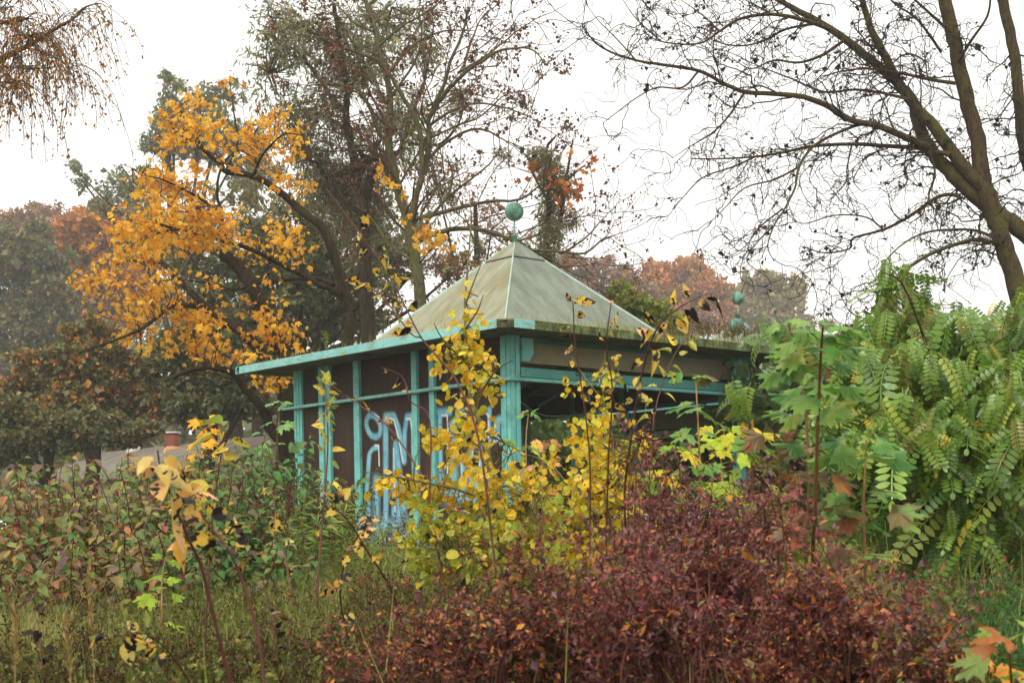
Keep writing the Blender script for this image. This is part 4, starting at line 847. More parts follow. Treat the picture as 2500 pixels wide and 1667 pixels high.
# weeping birch, top left
def birch():
    Y = 14.5; base = base_at(-560, Y)
    LB = [([(-420, 420), (-200, 240), (0, 146), (57, 118), (109, 89), (138, 69), (178, 46), (205, 20), (232, 10)], (9, 1.5)), ([(-420, 300), (-150, 120), (0, 57), (50, 52), (75, 38)], (6, 1.2)), ([(57, 116), (105, 128), (150, 150), (175, 180), (190, 215)], (2.5, .8)), ([(-200, 260), (-60, 215), (20, 200), (60, 205)], (4, 1)), ([(60, 118), (72, 92), (84, 80)], (2.5, .8)), ([(-150, 40), (-20, 5), (60, -10), (110, -5)], (4, 1)), ([(-100, 180), (0, 165), (70, 170), (120, 165)], (3, .8)), ([(-420, 180), (-200, 20), (-40, -60)], (7, 2))]
    limbs = limbs_px(LB, Y); t = thing('weeping_birch', 'weeping birch twigs with small brown-gold leaves hanging in the upper left', 'tree', tuple(base))
    tr = smoothline([base, P(-520, 900, Y), P(-460, 420, Y), P(-430, 200, Y), P(-420, -150, Y)], [.2, .17, .13, .11, .06], 5, .05)
    hang = []
    for ln in limbs[:7]:
        for _ in range(int(plen(ln) * 22)):
            p, d, r = along(ln, .25 + .75 * rng.random()); px = CX + p[0] / p[1] * F
            if px < -140 or px > 262: continue
            L = rng.uniform(.25, 1.1) * (1.0 if px < 220 else .9); dirn = np.array([rng.normal(0, .25), rng.normal(0, .25), .15]); hang.append(walk(p, unit(dirn), L, .0045, .0028, 10, .10, .34))
    side = sprout(hang, 1.6, lambda t_, p: .2, .6, .7, .2, 5, .1, .2, 0, .5, rminabs=.0012)
    finish_tree(t, [tr], limbs, hang + side, M_bark_birch, M_bark_birch)
    pts = np.array([along(ln, .1 + .9 * rng.random())[0] + rng.normal(0, .02, 3) for ln in hang + side for _ in range(rng.poisson(6.5 if len(ln[0]) > 8 else 3))])
    leaves(t, T_sm, pts, randframes(len(pts), 1.1, .1), logn(len(pts), .042, .25), L_birch)
birch()

# background trees: crown of leaf clumps round real limbs
def bg_tree(label, px, Y, blobs, mat, n, size, trunk_r=.25, barkm=None, group=None, tmpl=None, name='tree', shell=.15):
    if Y >= 40: Y *= 1.9; size *= 1.9; trunk_r *= 1.6
    n = int(n * 2.4); size *= .56
    blobs = [tuple(b[:4]) + ((b[4] if len(b) > 4 else 1.0),) for b in blobs]; extra = []
    for b in blobs:
        for _ in range(5):
            a = rng.uniform(0, 2 * math.pi); k = rng.uniform(.22, .5); extra.append((b[0] + math.cos(a) * b[2] * rng.uniform(.7, 1.15), b[1] + math.sin(a) * b[3] * rng.uniform(.7, 1.15), b[2] * k, b[3] * k, b[4] * rng.uniform(.4, 1.1)))
    solid = blobs; blobs = [(b[0], b[1], b[2] * .85, b[3] * .85, b[4]) for b in blobs] + extra
    base = base_at(px, Y); t = thing(name, label, 'tree', tuple(base), group)
    cs_ = [P(b[0], b[1], Y) for b in solid]; top = max(c[2] for c in cs_); mid = np.mean(cs_, 0)
    tr = smoothline([base, base + (mid - base) * .5 + rng.normal(0, .15, 3) * (1, 1, 0), np.array([mid[0], mid[1], (mid[2] + top) / 2])], [trunk_r, trunk_r * .75, trunk_r * .3], 6, .06)
    limbs = []
    for c in cs_:
        p, d, r = along(tr, rng.uniform(.35, .9)); limbs.append(smoothline([p, (p + c) / 2 + rng.normal(0, .25, 3), c], [r * .5, r * .3, r * .12], 4, .1))
    tg, _ = blobpts(blobs, Y, max(40, n // 45), PR(40, Y)); tw = nearest_twigs(tg, limbs, trunk_r * .06, None, maxlen=PR(60, Y))
    tubeobj('trunk', [tr], 8, barkm or M_bark_dark, t)
    for l in limbs: tubeobj('limb', [l], 5, barkm or M_bark_dark, t)
    o = tubeobj('twigs', tw, 3, M_bark_brown, t); o['kind'] = 'stuff'
    pts, _ = blobpts(blobs, Y, n, PR(40, Y), shell=shell)
    pts = pts * .6 + snap(pts, tg) * .4 + rng.normal(0, PR(4, Y), (n, 3))
    leaves(t, tmpl or T_clump, pts, randframes(n, .3, .6), logn(n, size, .3), mat, stuffname='crown')
GB = 'woodland trees in the mist'
bg_tree('misty dark green tree at the far left edge', 40, 44, [(60, 620, 90, 70), (20, 700, 90, 80), (120, 720, 80, 70), (60, 810, 110, 80), (150, 850, 90, 70), (40, 900, 100, 80), (160, 940, 90, 60), (-40, 640, 80, 90)], L_bg_green, 9000, .26, .3, group=GB)
bg_tree('pale brownish tree crown above the dark green tree at far left', 60, 62, [(50, 540, 60, 40, .5), (110, 530, 50, 40, .5), (0, 560, 60, 50, .5), (90, 590, 70, 50, .6)], L_bg_brown, 2600, .26, .25, group=GB)
bg_tree('soft orange tree behind the golden maple on the left', 230, 50, [(180, 560, 60, 50, .8), (240, 545, 60, 45), (290, 570, 60, 50), (210, 640, 70, 50), (280, 660, 70, 60), (170, 700, 60, 50), (240, 740, 70, 50), (320, 760, 60, 50, .7)], L_bg_orange, 6500, .26, .28, group=GB)
bg_tree('dark mixed green and orange tree behind the lower maple branches', 200, 36, [(120, 900, 90, 60), (220, 880, 90, 70), (320, 900, 80, 60), (180, 980, 100, 60), (290, 980, 90, 60), (80, 990, 90, 60), (390, 960, 70, 60), (240, 820, 80, 50)], L_bg_mix, 8000, .22, .25, group=GB)
bg_tree('dim olive thicket tree under the maple beside the eave', 480, 34, [(430, 860, 80, 70), (520, 850, 80, 80), (480, 940, 90, 70), (570, 950, 80, 70), (630, 900, 60, 70), (590, 990, 70, 40), (480, 990, 80, 40)], L_willowdark, 7000, .2, .25, group=GB)
bg_tree('olive leaf curtain of a low tree between maple limbs and roof', 660, 36, [(560, 660, 90, 80), (650, 620, 90, 80), (740, 650, 90, 80), (620, 740, 100, 70), (720, 750, 90, 70), (820, 700, 80, 70), (860, 780, 80, 60), (520, 760, 80, 70), (780, 570, 80, 60, .8), (900, 640, 60, 80, .7), (460, 620, 60, 60, .7)], L_willowdark, 12000, .2, .3, group=GB, tmpl=T_nar + T_clump[:1])
bg_tree('grey-green tree top poking above the golden maple', 440, 40, [(430, 220, 45, 40, .8), (500, 240, 50, 40, .7), (400, 270, 35, 50, .7), (560, 230, 40, 40, .6), (420, 330, 60, 60), (520, 330, 80, 70), (600, 340, 60, 60), (300, 440, 50, 40, .8), (350, 470, 60, 50), (250, 500, 50, 40, .5), (180, 410, 25, 20, .6), (200, 440, 25, 20, .5), (620, 420, 60, 60), (360, 560, 80, 60)], L_willow, 8500, .2, .3, group=GB, tmpl=T_nar + T_clump[:1])
bg_tree('low dark tree mass left of the house chimneys', 120, 33, [(60, 1060, 110, 50), (180, 1040, 110, 50), (290, 1060, 90, 40), (0, 1000, 90, 50), (-20, 1100, 90, 50)], L_bg_green, 6000, .2, .2, group=GB)
bg_tree('dark slim-trunked tree between the low house and the pavilion', 555, 52, [(470, 1000, 60, 60), (560, 990, 60, 60), (640, 1010, 50, 60), (520, 920, 60, 60), (610, 930, 60, 60), (700, 1000, 40, 60), (400, 1010, 60, 50), (330, 1000, 60, 60)], L_bg_green, 6000, .28, .3, group=GB)
bg_tree('russet-orange round tree in the mist behind the far finial', 1660, 78, [(1600, 700, 55, 45), (1660, 680, 60, 45), (1720, 700, 60, 50), (1580, 760, 60, 50), (1650, 760, 70, 50), (1740, 770, 60, 50), (1640, 830, 90, 50), (1690, 650, 45, 25, .7), (1600, 660, 30, 25, .7), (1770, 720, 30, 35)], L_bg_orange, 8000, .33, .4, group=GB)
bg_tree('beige-green misty tree right of the russet tree', 1860, 82, [(1840, 700, 50, 40), (1890, 700, 50, 45), (1930, 740, 50, 45), (1830, 770, 60, 50), (1900, 790, 70, 50), (1970, 800, 50, 40), (1860, 840, 80, 40), (1800, 740, 30, 40)], L_bg_beige, 8000, .33, .4, group=GB)
bg_tree('brown thin-leaved misty tree right of the pyramid roof', 1440, 66, [(1420, 660, 50, 40, .6), (1470, 680, 50, 50, .7), (1400, 720, 60, 50, .7), (1530, 690, 40, 40, .8), (1560, 710, 35, 40, .8), (1480, 750, 60, 50), (1380, 650, 40, 40, .5), (1540, 760, 50, 50)], L_bg_brown, 5500, .26, .35, group=GB)
bg_tree('low beige tree at the foot of the corkscrew willow', 2060, 70, [(2030, 850, 50, 40), (2080, 870, 60, 40), (2000, 880, 60, 40), (2110, 830, 40, 30), (1960, 870, 60, 40), (2130, 900, 60, 40)], L_bg_brown, 4200, .28, .3, group=GB)
bg_tree('distant pale tree line at the right edge', 2300, 95, [(2200, 870, 80, 40), (2300, 860, 90, 50), (2420, 850, 90, 60), (2520, 850, 80, 70), (2160, 940, 90, 40)], L_bg_beige, 5000, .36, .4, group=GB)
bg_tree('yellow-green young maple behind the right roof slope', 1540, 27.5, [(1500, 720, 40, 25), (1550, 740, 50, 30), (1600, 760, 40, 30), (1520, 770, 50, 30), (1580, 790, 50, 25), (1640, 790, 40, 20), (1490, 750, 30, 30), (1560, 830, 80, 30), (1650, 830, 60, 25)], L_bg_yg, 2600, .13, .1, group=GB, tmpl=T_mapS)
bg_tree('green tree seen through the open pavilion', 1430, 34, [(1380, 1080, 90, 60), (1480, 1090, 90, 60), (1580, 1100, 90, 60), (1420, 1160, 100, 50), (1550, 1170, 110, 50), (1680, 1100, 90, 60), (1700, 1180, 100, 50), (1800, 1110, 90, 60), (1330, 1060, 50, 60), (1880, 1060, 90, 70)], L_dog_d, 7000, .17, .2, group=GB)
bg_tree('dusky green-brown tree behind the pavilion posts at right', 1950, 40, [(1900, 960, 80, 60), (1990, 940, 80, 70), (2080, 960, 80, 70), (1960, 1040, 90, 60), (2160, 1000, 80, 70), (2260, 980, 90, 80), (2080, 1080, 100, 60)], L_willowdark, 7000, .2, .22, group=GB)
bg_tree('pale olive misty wood filling behind the centre trees', 760, 39, [(420, 560, 90, 70, .8), (520, 520, 90, 80, .8), (640, 540, 90, 90, .8), (760, 480, 90, 90, .7), (860, 520, 90, 90, .7), (960, 560, 80, 90, .7), (1060, 600, 80, 80, .6), (1140, 640, 70, 60, .6), (700, 640, 120, 80), (880, 660, 120, 80), (500, 660, 110, 80), (620, 780, 130, 80), (800, 790, 120, 80), (920, 720, 100, 60, 1.2), (840, 640, 100, 80)], leafmat('misty_olive_leaf', [('7d7c4c', 4), ('8c8552', 4), ('6c7044', 3), ('9a8454', 2)]), 11000, .22, .3, group=GB, tmpl=T_nar + T_clump[:1])
bg_tree('misty olive wood behind the left maple branches', 260, 66, [(330, 540, 80, 60, .7), (380, 640, 90, 70), (300, 700, 90, 70), (420, 760, 100, 70), (120, 680, 90, 70), (40, 620, 80, 70), (200, 800, 110, 70), (80, 800, 100, 70), (340, 860, 110, 60), (150, 920, 120, 60), (20, 960, 100, 60)], leafmat('misty_brown_green_leaf', [('72744a', 4), ('7f7a4c', 4), ('8c7448', 2), ('66703f', 3)]), 12000, .24, .3, group=GB)
bg_tree('thin brown twiggy wood behind the finial', 1180, 39, [(1120, 480, 60, 60, .4), (1200, 560, 60, 60, .5), (1280, 600, 60, 60, .5), (1060, 420, 60, 60, .4), (1350, 620, 50, 40, .5), (1000, 640, 90, 70, .6), (1120, 660, 90, 60, .7)], L_bg_brown, 2400, .15, .18, group=GB, tmpl=T_nar + T_clump[:1])
for i, (px, Y, r, lab) in enumerate(((565, 46, .26, 'bare dark trunk, left of two, under the eave'), (618, 50, .24, 'bare dark trunk, right of two, under the eave'))):
    b = base_at(px, Y); t = thing('bare_tree', lab, 'tree', tuple(b)); top = P(px + 6, 820, Y); l0 = smoothline([b, (b + top) / 2 + (0.1, 0, 0), top], [r, r * .9, r * .6], 5, .05); tubeobj('trunk', [l0], 9, M_bark_dark, t)
    tubeobj('limb', [smoothline([l0[0][-4], l0[0][-1] + (.8, 0, .6), l0[0][-1] + (1.6, .3, 1.8)], [r * .5, r * .35, r * .15], 4)], 6, M_bark_dark, t)

# ------------------------------------------------------------------ shrubs and saplings in the foreground
def sapling(name, label, stems, Y, wood, leafsets, single=300, sides=6, cat='sapling', group=None, extra_lines=None, gx=None):
    """stems: list of (px points, (r0,r1)); the first one is carried down to the ground.  leafsets: (blobs, n, size, templates, material, kwargs)"""
    lines = limbs_px(stems, Y, .05); f = lines[0][0][0]; x = f[0] if gx is None else P(gx, 1300, Y)[0]
    base = np.array([x, f[1], float(G(x, f[1])) - .03]); t = thing(name, label, cat, tuple(base), group)
    r0 = lines[0][1][0]; st = smoothline([base, base * .4 + f * .6, f], [r0 * 1.25, r0 * 1.1, r0], 4)
    tubeobj('stem', [(np.vstack([st[0], lines[0][0][1:]]), np.concatenate([st[1], lines[0][1][1:]]))], sides, wood, t)
    for l in lines[1:]: tubeobj('branch', [l], 5, wood, t)
    budget = single; tw = []; ends = []
    for blobs, n, size, tp, mat, kw in leafsets:
        pts, cen = blobpts(blobs, Y, n, kw.get('depth', .25)); ends.append(pts[:: kw.get('tw', 3)])
        R = randframes(n, kw.get('down', .7), kw.get('up', .35), kw.get('cam', .9)); k = min(budget, n)
        leaves(t, tp, pts, R, logn(n, size, kw.get('var', .2)), mat, k); budget -= k
    if ends:
        tw = nearest_twigs(np.concatenate(ends), lines, .0028, None, wig=.1)
        if tw: o = tubeobj('twigs', tw, 3, wood, t); o['kind'] = 'stuff'
    return t, lines

asp1 = [([(1240, 1440), (1232, 1400), (1228, 1330), (1215, 1230), (1197, 1150), (1190, 1100), (1175, 1040), (1152, 985), (1140, 900), (1138, 840), (1135, 750), (1142, 650), (1150, 540), (1146, 470)], (13, 1.2)),
        ([(1200, 1212), (1150, 1205), (1100, 1190), (1010, 1172), (950, 1160), (880, 1150)], (4.5, 1)), ([(1222, 1245), (1260, 1235), (1300, 1212), (1340, 1180)], (4, 1)), ([(1152, 985), (1180, 950), (1210, 905), (1250, 880)], (4, 1)), ([(1190, 1075), (1150, 1065), (1090, 1055), (1045, 1040)], (4, 1)), ([(1228, 1330), (1180, 1310), (1110, 1290), (1050, 1270)], (4, 1)), ([(1232, 1345), (1150, 1350), (1080, 1345)], (4, 1)), ([(1228, 1350), (1290, 1320), (1340, 1290)], (3.5, 1)), ([(1140, 880), (1100, 850), (1075, 820), (1060, 790)], (3, 1)), ([(1138, 800), (1165, 760), (1180, 720)], (2.5, .8)), ([(1180, 1055), (1230, 1080), (1290, 1110)], (3, 1)), ([(1215, 1230), (1120, 1240), (1060, 1230)], (3, 1)), ([(1138, 740), (1160, 680), (1185, 620)], (2.5, .8))]
bA = [(1140, 700, 15, 40, .25), (1150, 765, 30, 30, .7), (1130, 820, 45, 40), (1100, 870, 55, 45), (1170, 880, 45, 40), (1190, 925, 35, 40), (1120, 940, 35, 30, .6), (1085, 1065, 50, 28), (1050, 1050, 30, 25), (1165, 1045, 45, 35), (1135, 1110, 55, 40), (1200, 1160, 60, 40), (1240, 1120, 40, 40, .7), (1130, 1000, 40, 30, .7), (930, 1165, 35, 30, .8), (1000, 1180, 55, 40), (1075, 1185, 45, 40), (1150, 1200, 55, 45), (1230, 1210, 60, 40), (1290, 1150, 50, 45, .8)]
bB = [(1060, 1270, 55, 50), (1130, 1290, 70, 55), (1210, 1300, 60, 60), (1100, 1350, 80, 50), (1180, 1370, 70, 45), (1280, 1290, 65, 60), (1330, 1250, 60, 60), (1040, 1240, 40, 40, .7), (1260, 1360, 60, 40, .8), (1010, 1300, 45, 45, .6), (1060, 1390, 60, 35, .8), (1330, 1330, 60, 45, .8), (1400, 1370, 60, 35, .5)]
sapling('aspen_sapling', 'slim young aspen with round yellow spotted leaves before the corner post', asp1, 6.8, M_bark_aspen,
        [(bA, 760, .036, T_asp, L_aspen, dict(depth=.35)), (bB, 760, .038, T_asp, leafmat('aspen_leaf_low', [('b5b83c', 5), ('cdc03a', 4), ('9aa83c', 3), ('ecc42c', 4), ('e0c84c', 2), ('201a1a', .4)], spots=.02, edge='93a23a'), dict(depth=.4))])
asp2 = [([(1512, 1430), (1500, 1390), (1480, 1320), (1468, 1265), (1475, 1230), (1500, 1190), (1510, 1140), (1490, 1060), (1478, 1000), (1470, 930), (1478, 860)], (10, 1)), ([(1468, 1262), (1430, 1230), (1395, 1195), (1360, 1150), (1330, 1125), (1290, 1110)], (5.5, 1)), ([(1395, 1195), (1380, 1260), (1330, 1280)], (3.5, 1)), ([(1500, 1190), (1540, 1150), (1560, 1090), (1570, 1040)], (3.5, 1)), ([(1490, 1070), (1450, 1050), (1420, 1035)], (3, .8)), ([(1475, 1290), (1430, 1300), (1390, 1310)], (3, 1)), ([(1478, 990), (1450, 950), (1420, 910), (1395, 870)], (2.5, .8)), ([(1474, 960), (1500, 940), (1510, 900)], (2.5, .8))]
bC = [(1440, 1055, 45, 50, .9), (1470, 1000, 25, 55, .7), (1430, 1110, 60, 35, .9), (1460, 1180, 90, 60), (1390, 1240, 90, 55), (1330, 1290, 80, 60), (1500, 1140, 55, 60), (1310, 1180, 50, 55, .8), (1420, 1320, 90, 45), (1555, 1090, 55, 40, .9), (1520, 1240, 45, 50, .8), (1340, 1100, 60, 30, .4), (1480, 900, 35, 40, .4), (1410, 930, 40, 40, .3), (1560, 1180, 40, 40, .5), (1290, 1240, 40, 50, .9)]
sapling('aspen_sapling', 'bushier yellow aspen before the open side of the pavilion', asp2, 8.0, M_bark_aspen, [(bC, 1300, .036, T_asp, L_aspen2, dict(depth=.5))])

# maple saplings: leaf pairs at nodes up a straight stem
def maple_sapling(label, pts, Y, r, nodes, size, mat, mat_low=None, low_t=.45, seedv=0, single=300, t0=.0, spread=1.0):
    lines = limbs_px([(pts, r)], Y, .02); f = lines[0][0][0]; base = np.array([f[0], f[1], float(G(f[0], f[1])) - .03]); t = thing('maple_sapling', label, 'sapling', tuple(base))
    ln = (np.vstack([smoothline([base, f], [1, 1], 4)[0], lines[0][0][1:]]), None); ln = (ln[0], np.linspace(lines[0][1][0] * 1.2, lines[0][1][-1], len(ln[0])))
    tubeobj('stem', [ln], 6, M_bark_sap, t); low, high = [], []; tw = []
    L = plen(ln)
    for i in range(nodes):
        tt = (t0 + (1 - t0) * (i + .6) / nodes) if i < nodes - 1 else 1.0; p, d, rr = along(ln, min(tt, 1)); a0 = rng.uniform(0, math.pi)
        for k in range(3 if i < nodes - 1 else 5):
            a = a0 + k * (math.pi * .72 if i < nodes - 1 else math.pi * .45) + rng.normal(0, .3)
            dirn = unit(np.array([math.cos(a), math.sin(a) * .8, rng.uniform(-.35, .35)])); sz = size * rng.uniform(.65, 1.25) * (1.0 if tt < .85 else .8) * spread
            nrm = unit(np.array([rng.normal(0, .35), -.55 + rng.normal(0, .25), .8])); (low if tt < low_t and mat_low else high).append((p, dirn, nrm, sz))
    for lst, m in ((low, mat_low), (high, mat)):
        if lst: leaves(t, T_map, np.array([x[0] for x in lst]), frames(np.array([x[1] for x in lst]), np.array([x[2] for x in lst])), np.array([x[3] for x in lst]), m, single)
    return t
maple_sapling('tallest green maple sapling, right of the open pavilion side', [(1985, 1330), (1990, 1250), (1998, 1000), (2005, 850), (2009, 800)], 5.6, (5, 2.5), 15, .115, L_maplegreen, L_maplered, .45)
maple_sapling('green maple sapling with a reddish stem beside the tallest one', [(1968, 1330), (1975, 1150), (1962, 960), (1945, 860), (1925, 790)], 5.9, (4, 2), 13, .11, L_maplegreen, L_maplered, .5)
maple_sapling('short green maple sapling before the locust bush', [(2112, 1380), (2108, 1250), (2112, 1150), (2114, 1075)], 5.5, (4, 2), 6, .135, L_maplegreen)
maple_sapling('small star-leaved maple sapling across the open pavilion side', [(1720, 1290), (1710, 1150), (1704, 1030), (1698, 915)], 6.4, (4, 2), 7, .115, L_maplegreen, L_mapleyg, .5)
maple_sapling('yellow-green leafy maple sapling behind the red barberry', [(1840, 1330), (1838, 1220), (1835, 1120), (1830, 1060)], 6.3, (4.5, 2), 8, .135, L_mapleyg, None, .5)
maple_sapling('yellow maple sapling left of the yellow-green one', [(1760, 1330), (1765, 1220), (1760, 1120), (1768, 1050)], 6.6, (4.5, 2), 8, .13, L_mapleyg)
maple_sapling('reddish low maple sapling at the foot of the tallest one', [(1900, 1330), (1905, 1220), (1903, 1130), (1890, 1060)], 6.1, (4, 2), 7, .125, L_maplered)
maple_sapling('short yellow maple sapling low in the open pavilion side', [(1660, 1330), (1655, 1240), (1660, 1160), (1650, 1090)], 6.9, (4, 2), 6, .12, L_mapleyg)
maple_sapling('little light green maple sapling right of the corner post', [(1290, 1330), (1287, 1200), (1284, 1080), (1290, 1010)], 8.6, (3, 1.5), 5, .10, L_maplegreen)
maple_sapling('maple sapling with pink-orange leaves inside the corner of the opening', [(1320, 1330), (1322, 1220), (1325, 1130), (1330, 1075)], 8.8, (3, 1.5), 5, .10, leafmat('pink_maple_leaf', [('e0a06a', 3), ('d8904a', 2), ('c9b060', 2)]))
maple_sapling('bright lime maple sprout in the grass left of centre', [(395, 1480), (395, 1430), (398, 1390), (405, 1360)], 6.6, (2.5, 1.5), 4, .085, leafmat('lime_leaf', [('a9c230', 3), ('94b52e', 3), ('bcc83a', 2)], trans=.45))
maple_sapling('pale green star-leaved sapling at the left end of the boarded wall', [(680, 1200), (678, 1100), (676, 1030), (685, 985)], 12.5, (3, 1.5), 5, .13, leafmat('pale_star_leaf', [('7fa860', 3), ('8fb46a', 3), ('6f9850', 2)]))
maple_sapling('small orange maple sapling over the low house roof', [(500, 1180), (500, 1100), (498, 1050), (500, 1025)], 14.0, (3, 1.5), 6, .14, L_maple, None)
# bottom right: big orange and green leaves close to the camera
t = maple_sapling('maple sprout with long orange leaves in the bottom right corner', [(2430, 1780), (2405, 1680), (2395, 1600)], 3.8, (4, 3), 4, .105, leafmat('orange_near_leaf', [('eda22c', 4), ('e8902a', 3), ('f0b040', 2)], spots=.03, spotcol='7a4a1c'), single=40)
maple_sapling('green-and-rust maple sprout at the right edge of the bottom corner', [(2475, 1760), (2468, 1640), (2462, 1560)], 4.1, (3.5, 2.5), 4, .085, leafmat('olive_near_leaf', [('94a848', 4), ('84984a', 3), ('a8652c', 2)]), single=40)

# poplar shoots with black-spotted leaves
def shoot(label, pts, Y, r, nl, size, mat=L_poplar, tmin=.35, name='poplar_shoot', wood=M_bark_red, branches=(), down=.35):
    lines = limbs_px([(pts, r)] + list(branches), Y, .05); f = lines[0][0][0]; g = float(G(f[0], f[1])) - .03; base = np.array([f[0] + .02, f[1], min(g, f[2] - .02)]); t = thing(name, label, 'shoot', tuple(base))
    ln = (np.vstack([smoothline([base, f], [1, 1], 3)[0], lines[0][0][1:]]), None); ln = (ln[0], np.linspace(lines[0][1][0], lines[0][1][-1], len(ln[0]))); tubeobj('stem', [ln], 6, wood, t)
    for l in lines[1:]: tubeobj('branch', [l], 5, wood, t)
    al = [ln] + lines[1:]; ps, ds = [], []
    for i in range(nl):
        l = al[0] if i < nl * .7 or len(al) == 1 else al[1 + i % (len(al) - 1)]
        p, d, _ = along(l, tmin + (1 - tmin) * (i + rng.random()) / nl if l is al[0] else .2 + .8 * rng.random()); ps.append(p); ds.append(unit(perp(d) + d * .3 - np.array([0, 0, down * rng.random() * 2])))
    ps, ds = np.array(ps), np.array(ds); leaves(t, T_pop, ps, frames(ds, unit(rng.normal(0, .6, (nl, 3)) + np.array([0, -.5, .5]))), logn(nl, size, .2), mat, 60)
    return t
shoot('near poplar shoot with spotted leaves, right of the crossing pair at lower left', [(646, 1690), (636, 1585), (607, 1462), (563, 1350), (514, 1286), (470, 1223), (440, 1180)], 4.3, (5, 2), 22, .070, tmin=.5)
shoot('near poplar shoot with pinkish leaf tips, left of the crossing pair', [(570, 1690), (528, 1531), (494, 1389), (465, 1325), (440, 1267), (411, 1193), (391, 1135), (385, 1100)], 4.4, (5, 2), 22, .075, tmin=.45, mat=leafmat('pink_spotted_leaf', [('e0b07c', 4), ('e2c07a', 3), ('cdb86a', 2), ('e0a23c', 2), ('231c20', 1.6)], spots=.06, edge='d8b45c'))
shoot('thin straight poplar shoot behind the crossing pair', [(500, 1600), (505, 1480), (520, 1250), (540, 1110), (550, 1050)], 5.2, (3, 1.5), 14, .075, tmin=.5, mat=L_pale)
shoot('long leaning poplar shoot crossing the roof slope to upper left', [(1210, 1390), (1170, 1080), (1120, 940), (1073, 877), (1028, 823), (990, 750), (955, 683), (917, 622), (875, 565), (831, 507), (796, 460)], 6.2, (3, 1.1), 30, .060, tmin=.45, branches=[([(1028, 823), (1003, 814), (949, 743), (907, 702), (880, 690)], (2.5, 1.2))])
shoot('upright poplar shoot with pale yellow-green leaves before the boarded wall', [(775, 1450), (785, 1300), (800, 1100), (797, 985), (792, 925)], 7.8, (3.5, 1.5), 40, .060, mat=L_pale, tmin=.35)
shoot('red-stemmed poplar shoot arching left over the graffiti', [(1080, 1400), (1045, 1230), (1017, 1141), (951, 1046), (895, 1001), (825, 952), (800, 930)], 6.6, (3, 1.2), 12, .048, tmin=.5, branches=[([(1049, 1230), (1049, 1025), (1003, 980), (982, 920), (930, 896)], (2.5, 1))])
shoot('dark-leaved poplar shoot before the lettered beam, left one', [(1440, 1330), (1440, 1130), (1425, 980), (1405, 850), (1400, 760), (1398, 735)], 6.4, (3, 1.2), 15, .052, tmin=.4)
shoot('dark-leaved poplar shoot before the lettered beam, middle one', [(1480, 1330), (1485, 1130), (1495, 950), (1480, 850), (1492, 740)], 6.7, (3, 1.2), 13, .052, tmin=.4)
shoot('dark-leaved poplar shoot leaning right past the mossy eave', [(1530, 1330), (1525, 1200), (1545, 1040), (1570, 900), (1605, 800), (1660, 750), (1710, 725)], 6.3, (3.5, 1.2), 20, .062, tmin=.4)
shoot('poplar shoot with green-yellow leaves just under the far finial', [(1600, 1330), (1590, 1150), (1600, 1000), (1640, 880), (1690, 800)], 6.9, (3, 1.2), 14, .055, tmin=.5, mat=L_pale)
shoot('poplar shoot among the shrubs left of the boarded wall', [(720, 1500), (700, 1380), (680, 1280), (660, 1180)], 7.6, (3, 1.2), 12, .06, tmin=.3)
shoot('bent poplar shoot with withered leaves in the lower left meadow', [(480, 1690), (420, 1600), (370, 1555), (320, 1545), (270, 1560)], 4.6, (3, 1.2), 11, .06, tmin=.4)
shoot('short poplar shoot by the foot of the boarded wall', [(860, 1600), (830, 1450), (850, 1350), (880, 1300)], 6.4, (3, 1.2), 11, .065, tmin=.35)
shoot('poplar shoot slanting before the wall foot', [(1000, 1600), (960, 1450), (900, 1350), (850, 1270), (800, 1230)], 6.0, (3, 1.2), 9, .07, tmin=.45)
shoot('black-leaved shoot in the grass left of the barberry', [(690, 1690), (670, 1560), (660, 1480), (640, 1410)], 5.4, (2.5, 1.2), 10, .042, tmin=.3, mat=leafmat('black_curled_leaf', [('211c1f', 4), ('332a2a', 3), ('8a7434', 1)], spots=.05))
shoot('black-leaved shoot at the far lower left', [(110, 1690), (100, 1600), (95, 1530), (80, 1490)], 5.2, (2.5, 1.2), 9, .042, tmin=.3, mat=L_black)

# dogwood thicket on the left
def dogwood(label, px, Y, htop, wpx, nst, mats, single, nl=21, size=.066):
    c = P(px, 1300, Y); g = float(G(c[0], c[1])); base = np.array([c[0], c[1], g - .03]); t = thing('dogwood_shrub', label, 'shrub', tuple(base), 'dogwood shrubs on the left')
    top = P(px, htop, Y)[2]; hgt = top - g; W = PR(wpx, Y); stems, P_, D_, N_ = [], [], [], []
    for i in range(nst):
        x = base[0] + rng.uniform(-1, 1) * W; y = Y + rng.uniform(-.9, .9); h = hgt * rng.uniform(.55, 1.08) * (1 - .18 * abs((x - base[0]) / W) ** 2); lean = np.array([rng.normal(0, .30), rng.normal(0, .22), 1.0])
        ln = walk((x, y, float(G(x, y)) - .02), unit(lean), h, .006, .0028, 8, .09, 0, .02); stems.append(ln)
        k = max(4, int(nl * h / hgt)); a0 = rng.uniform(0, 3)
        for j in range(k):
            tt = .05 + .95 * (j + .5) / k; p, d, _ = along(ln, tt); a = a0 + j * 1.57
            for s in (0, math.pi):
                dr_ = np.array([math.cos(a + s), math.sin(a + s), rng.uniform(-.7, .25)]); P_.append(p); D_.append(dr_); N_.append((rng.normal(0, .3), -.35 + rng.normal(0, .3), 1.0))
    o = tubeobj('stems', stems, 4, M_bark_red, t); o['kind'] = 'stuff'
    P_, D_, N_ = np.array(P_), unit(np.array(D_)), unit(np.array(N_)); n = len(P_); w_ = rng.random(n); kk = np.cumsum([m[1] for m in mats]) / sum(m[1] for m in mats); prev = 0
    for (m, _), e in zip(mats, kk):
        ix = np.where((w_ >= prev) & (w_ < e))[0]; prev = e
        if len(ix): leaves(t, T_ov, P_[ix], frames(D_[ix], N_[ix]), logn(len(ix), size, .22), m, int(single * len(ix) / n))
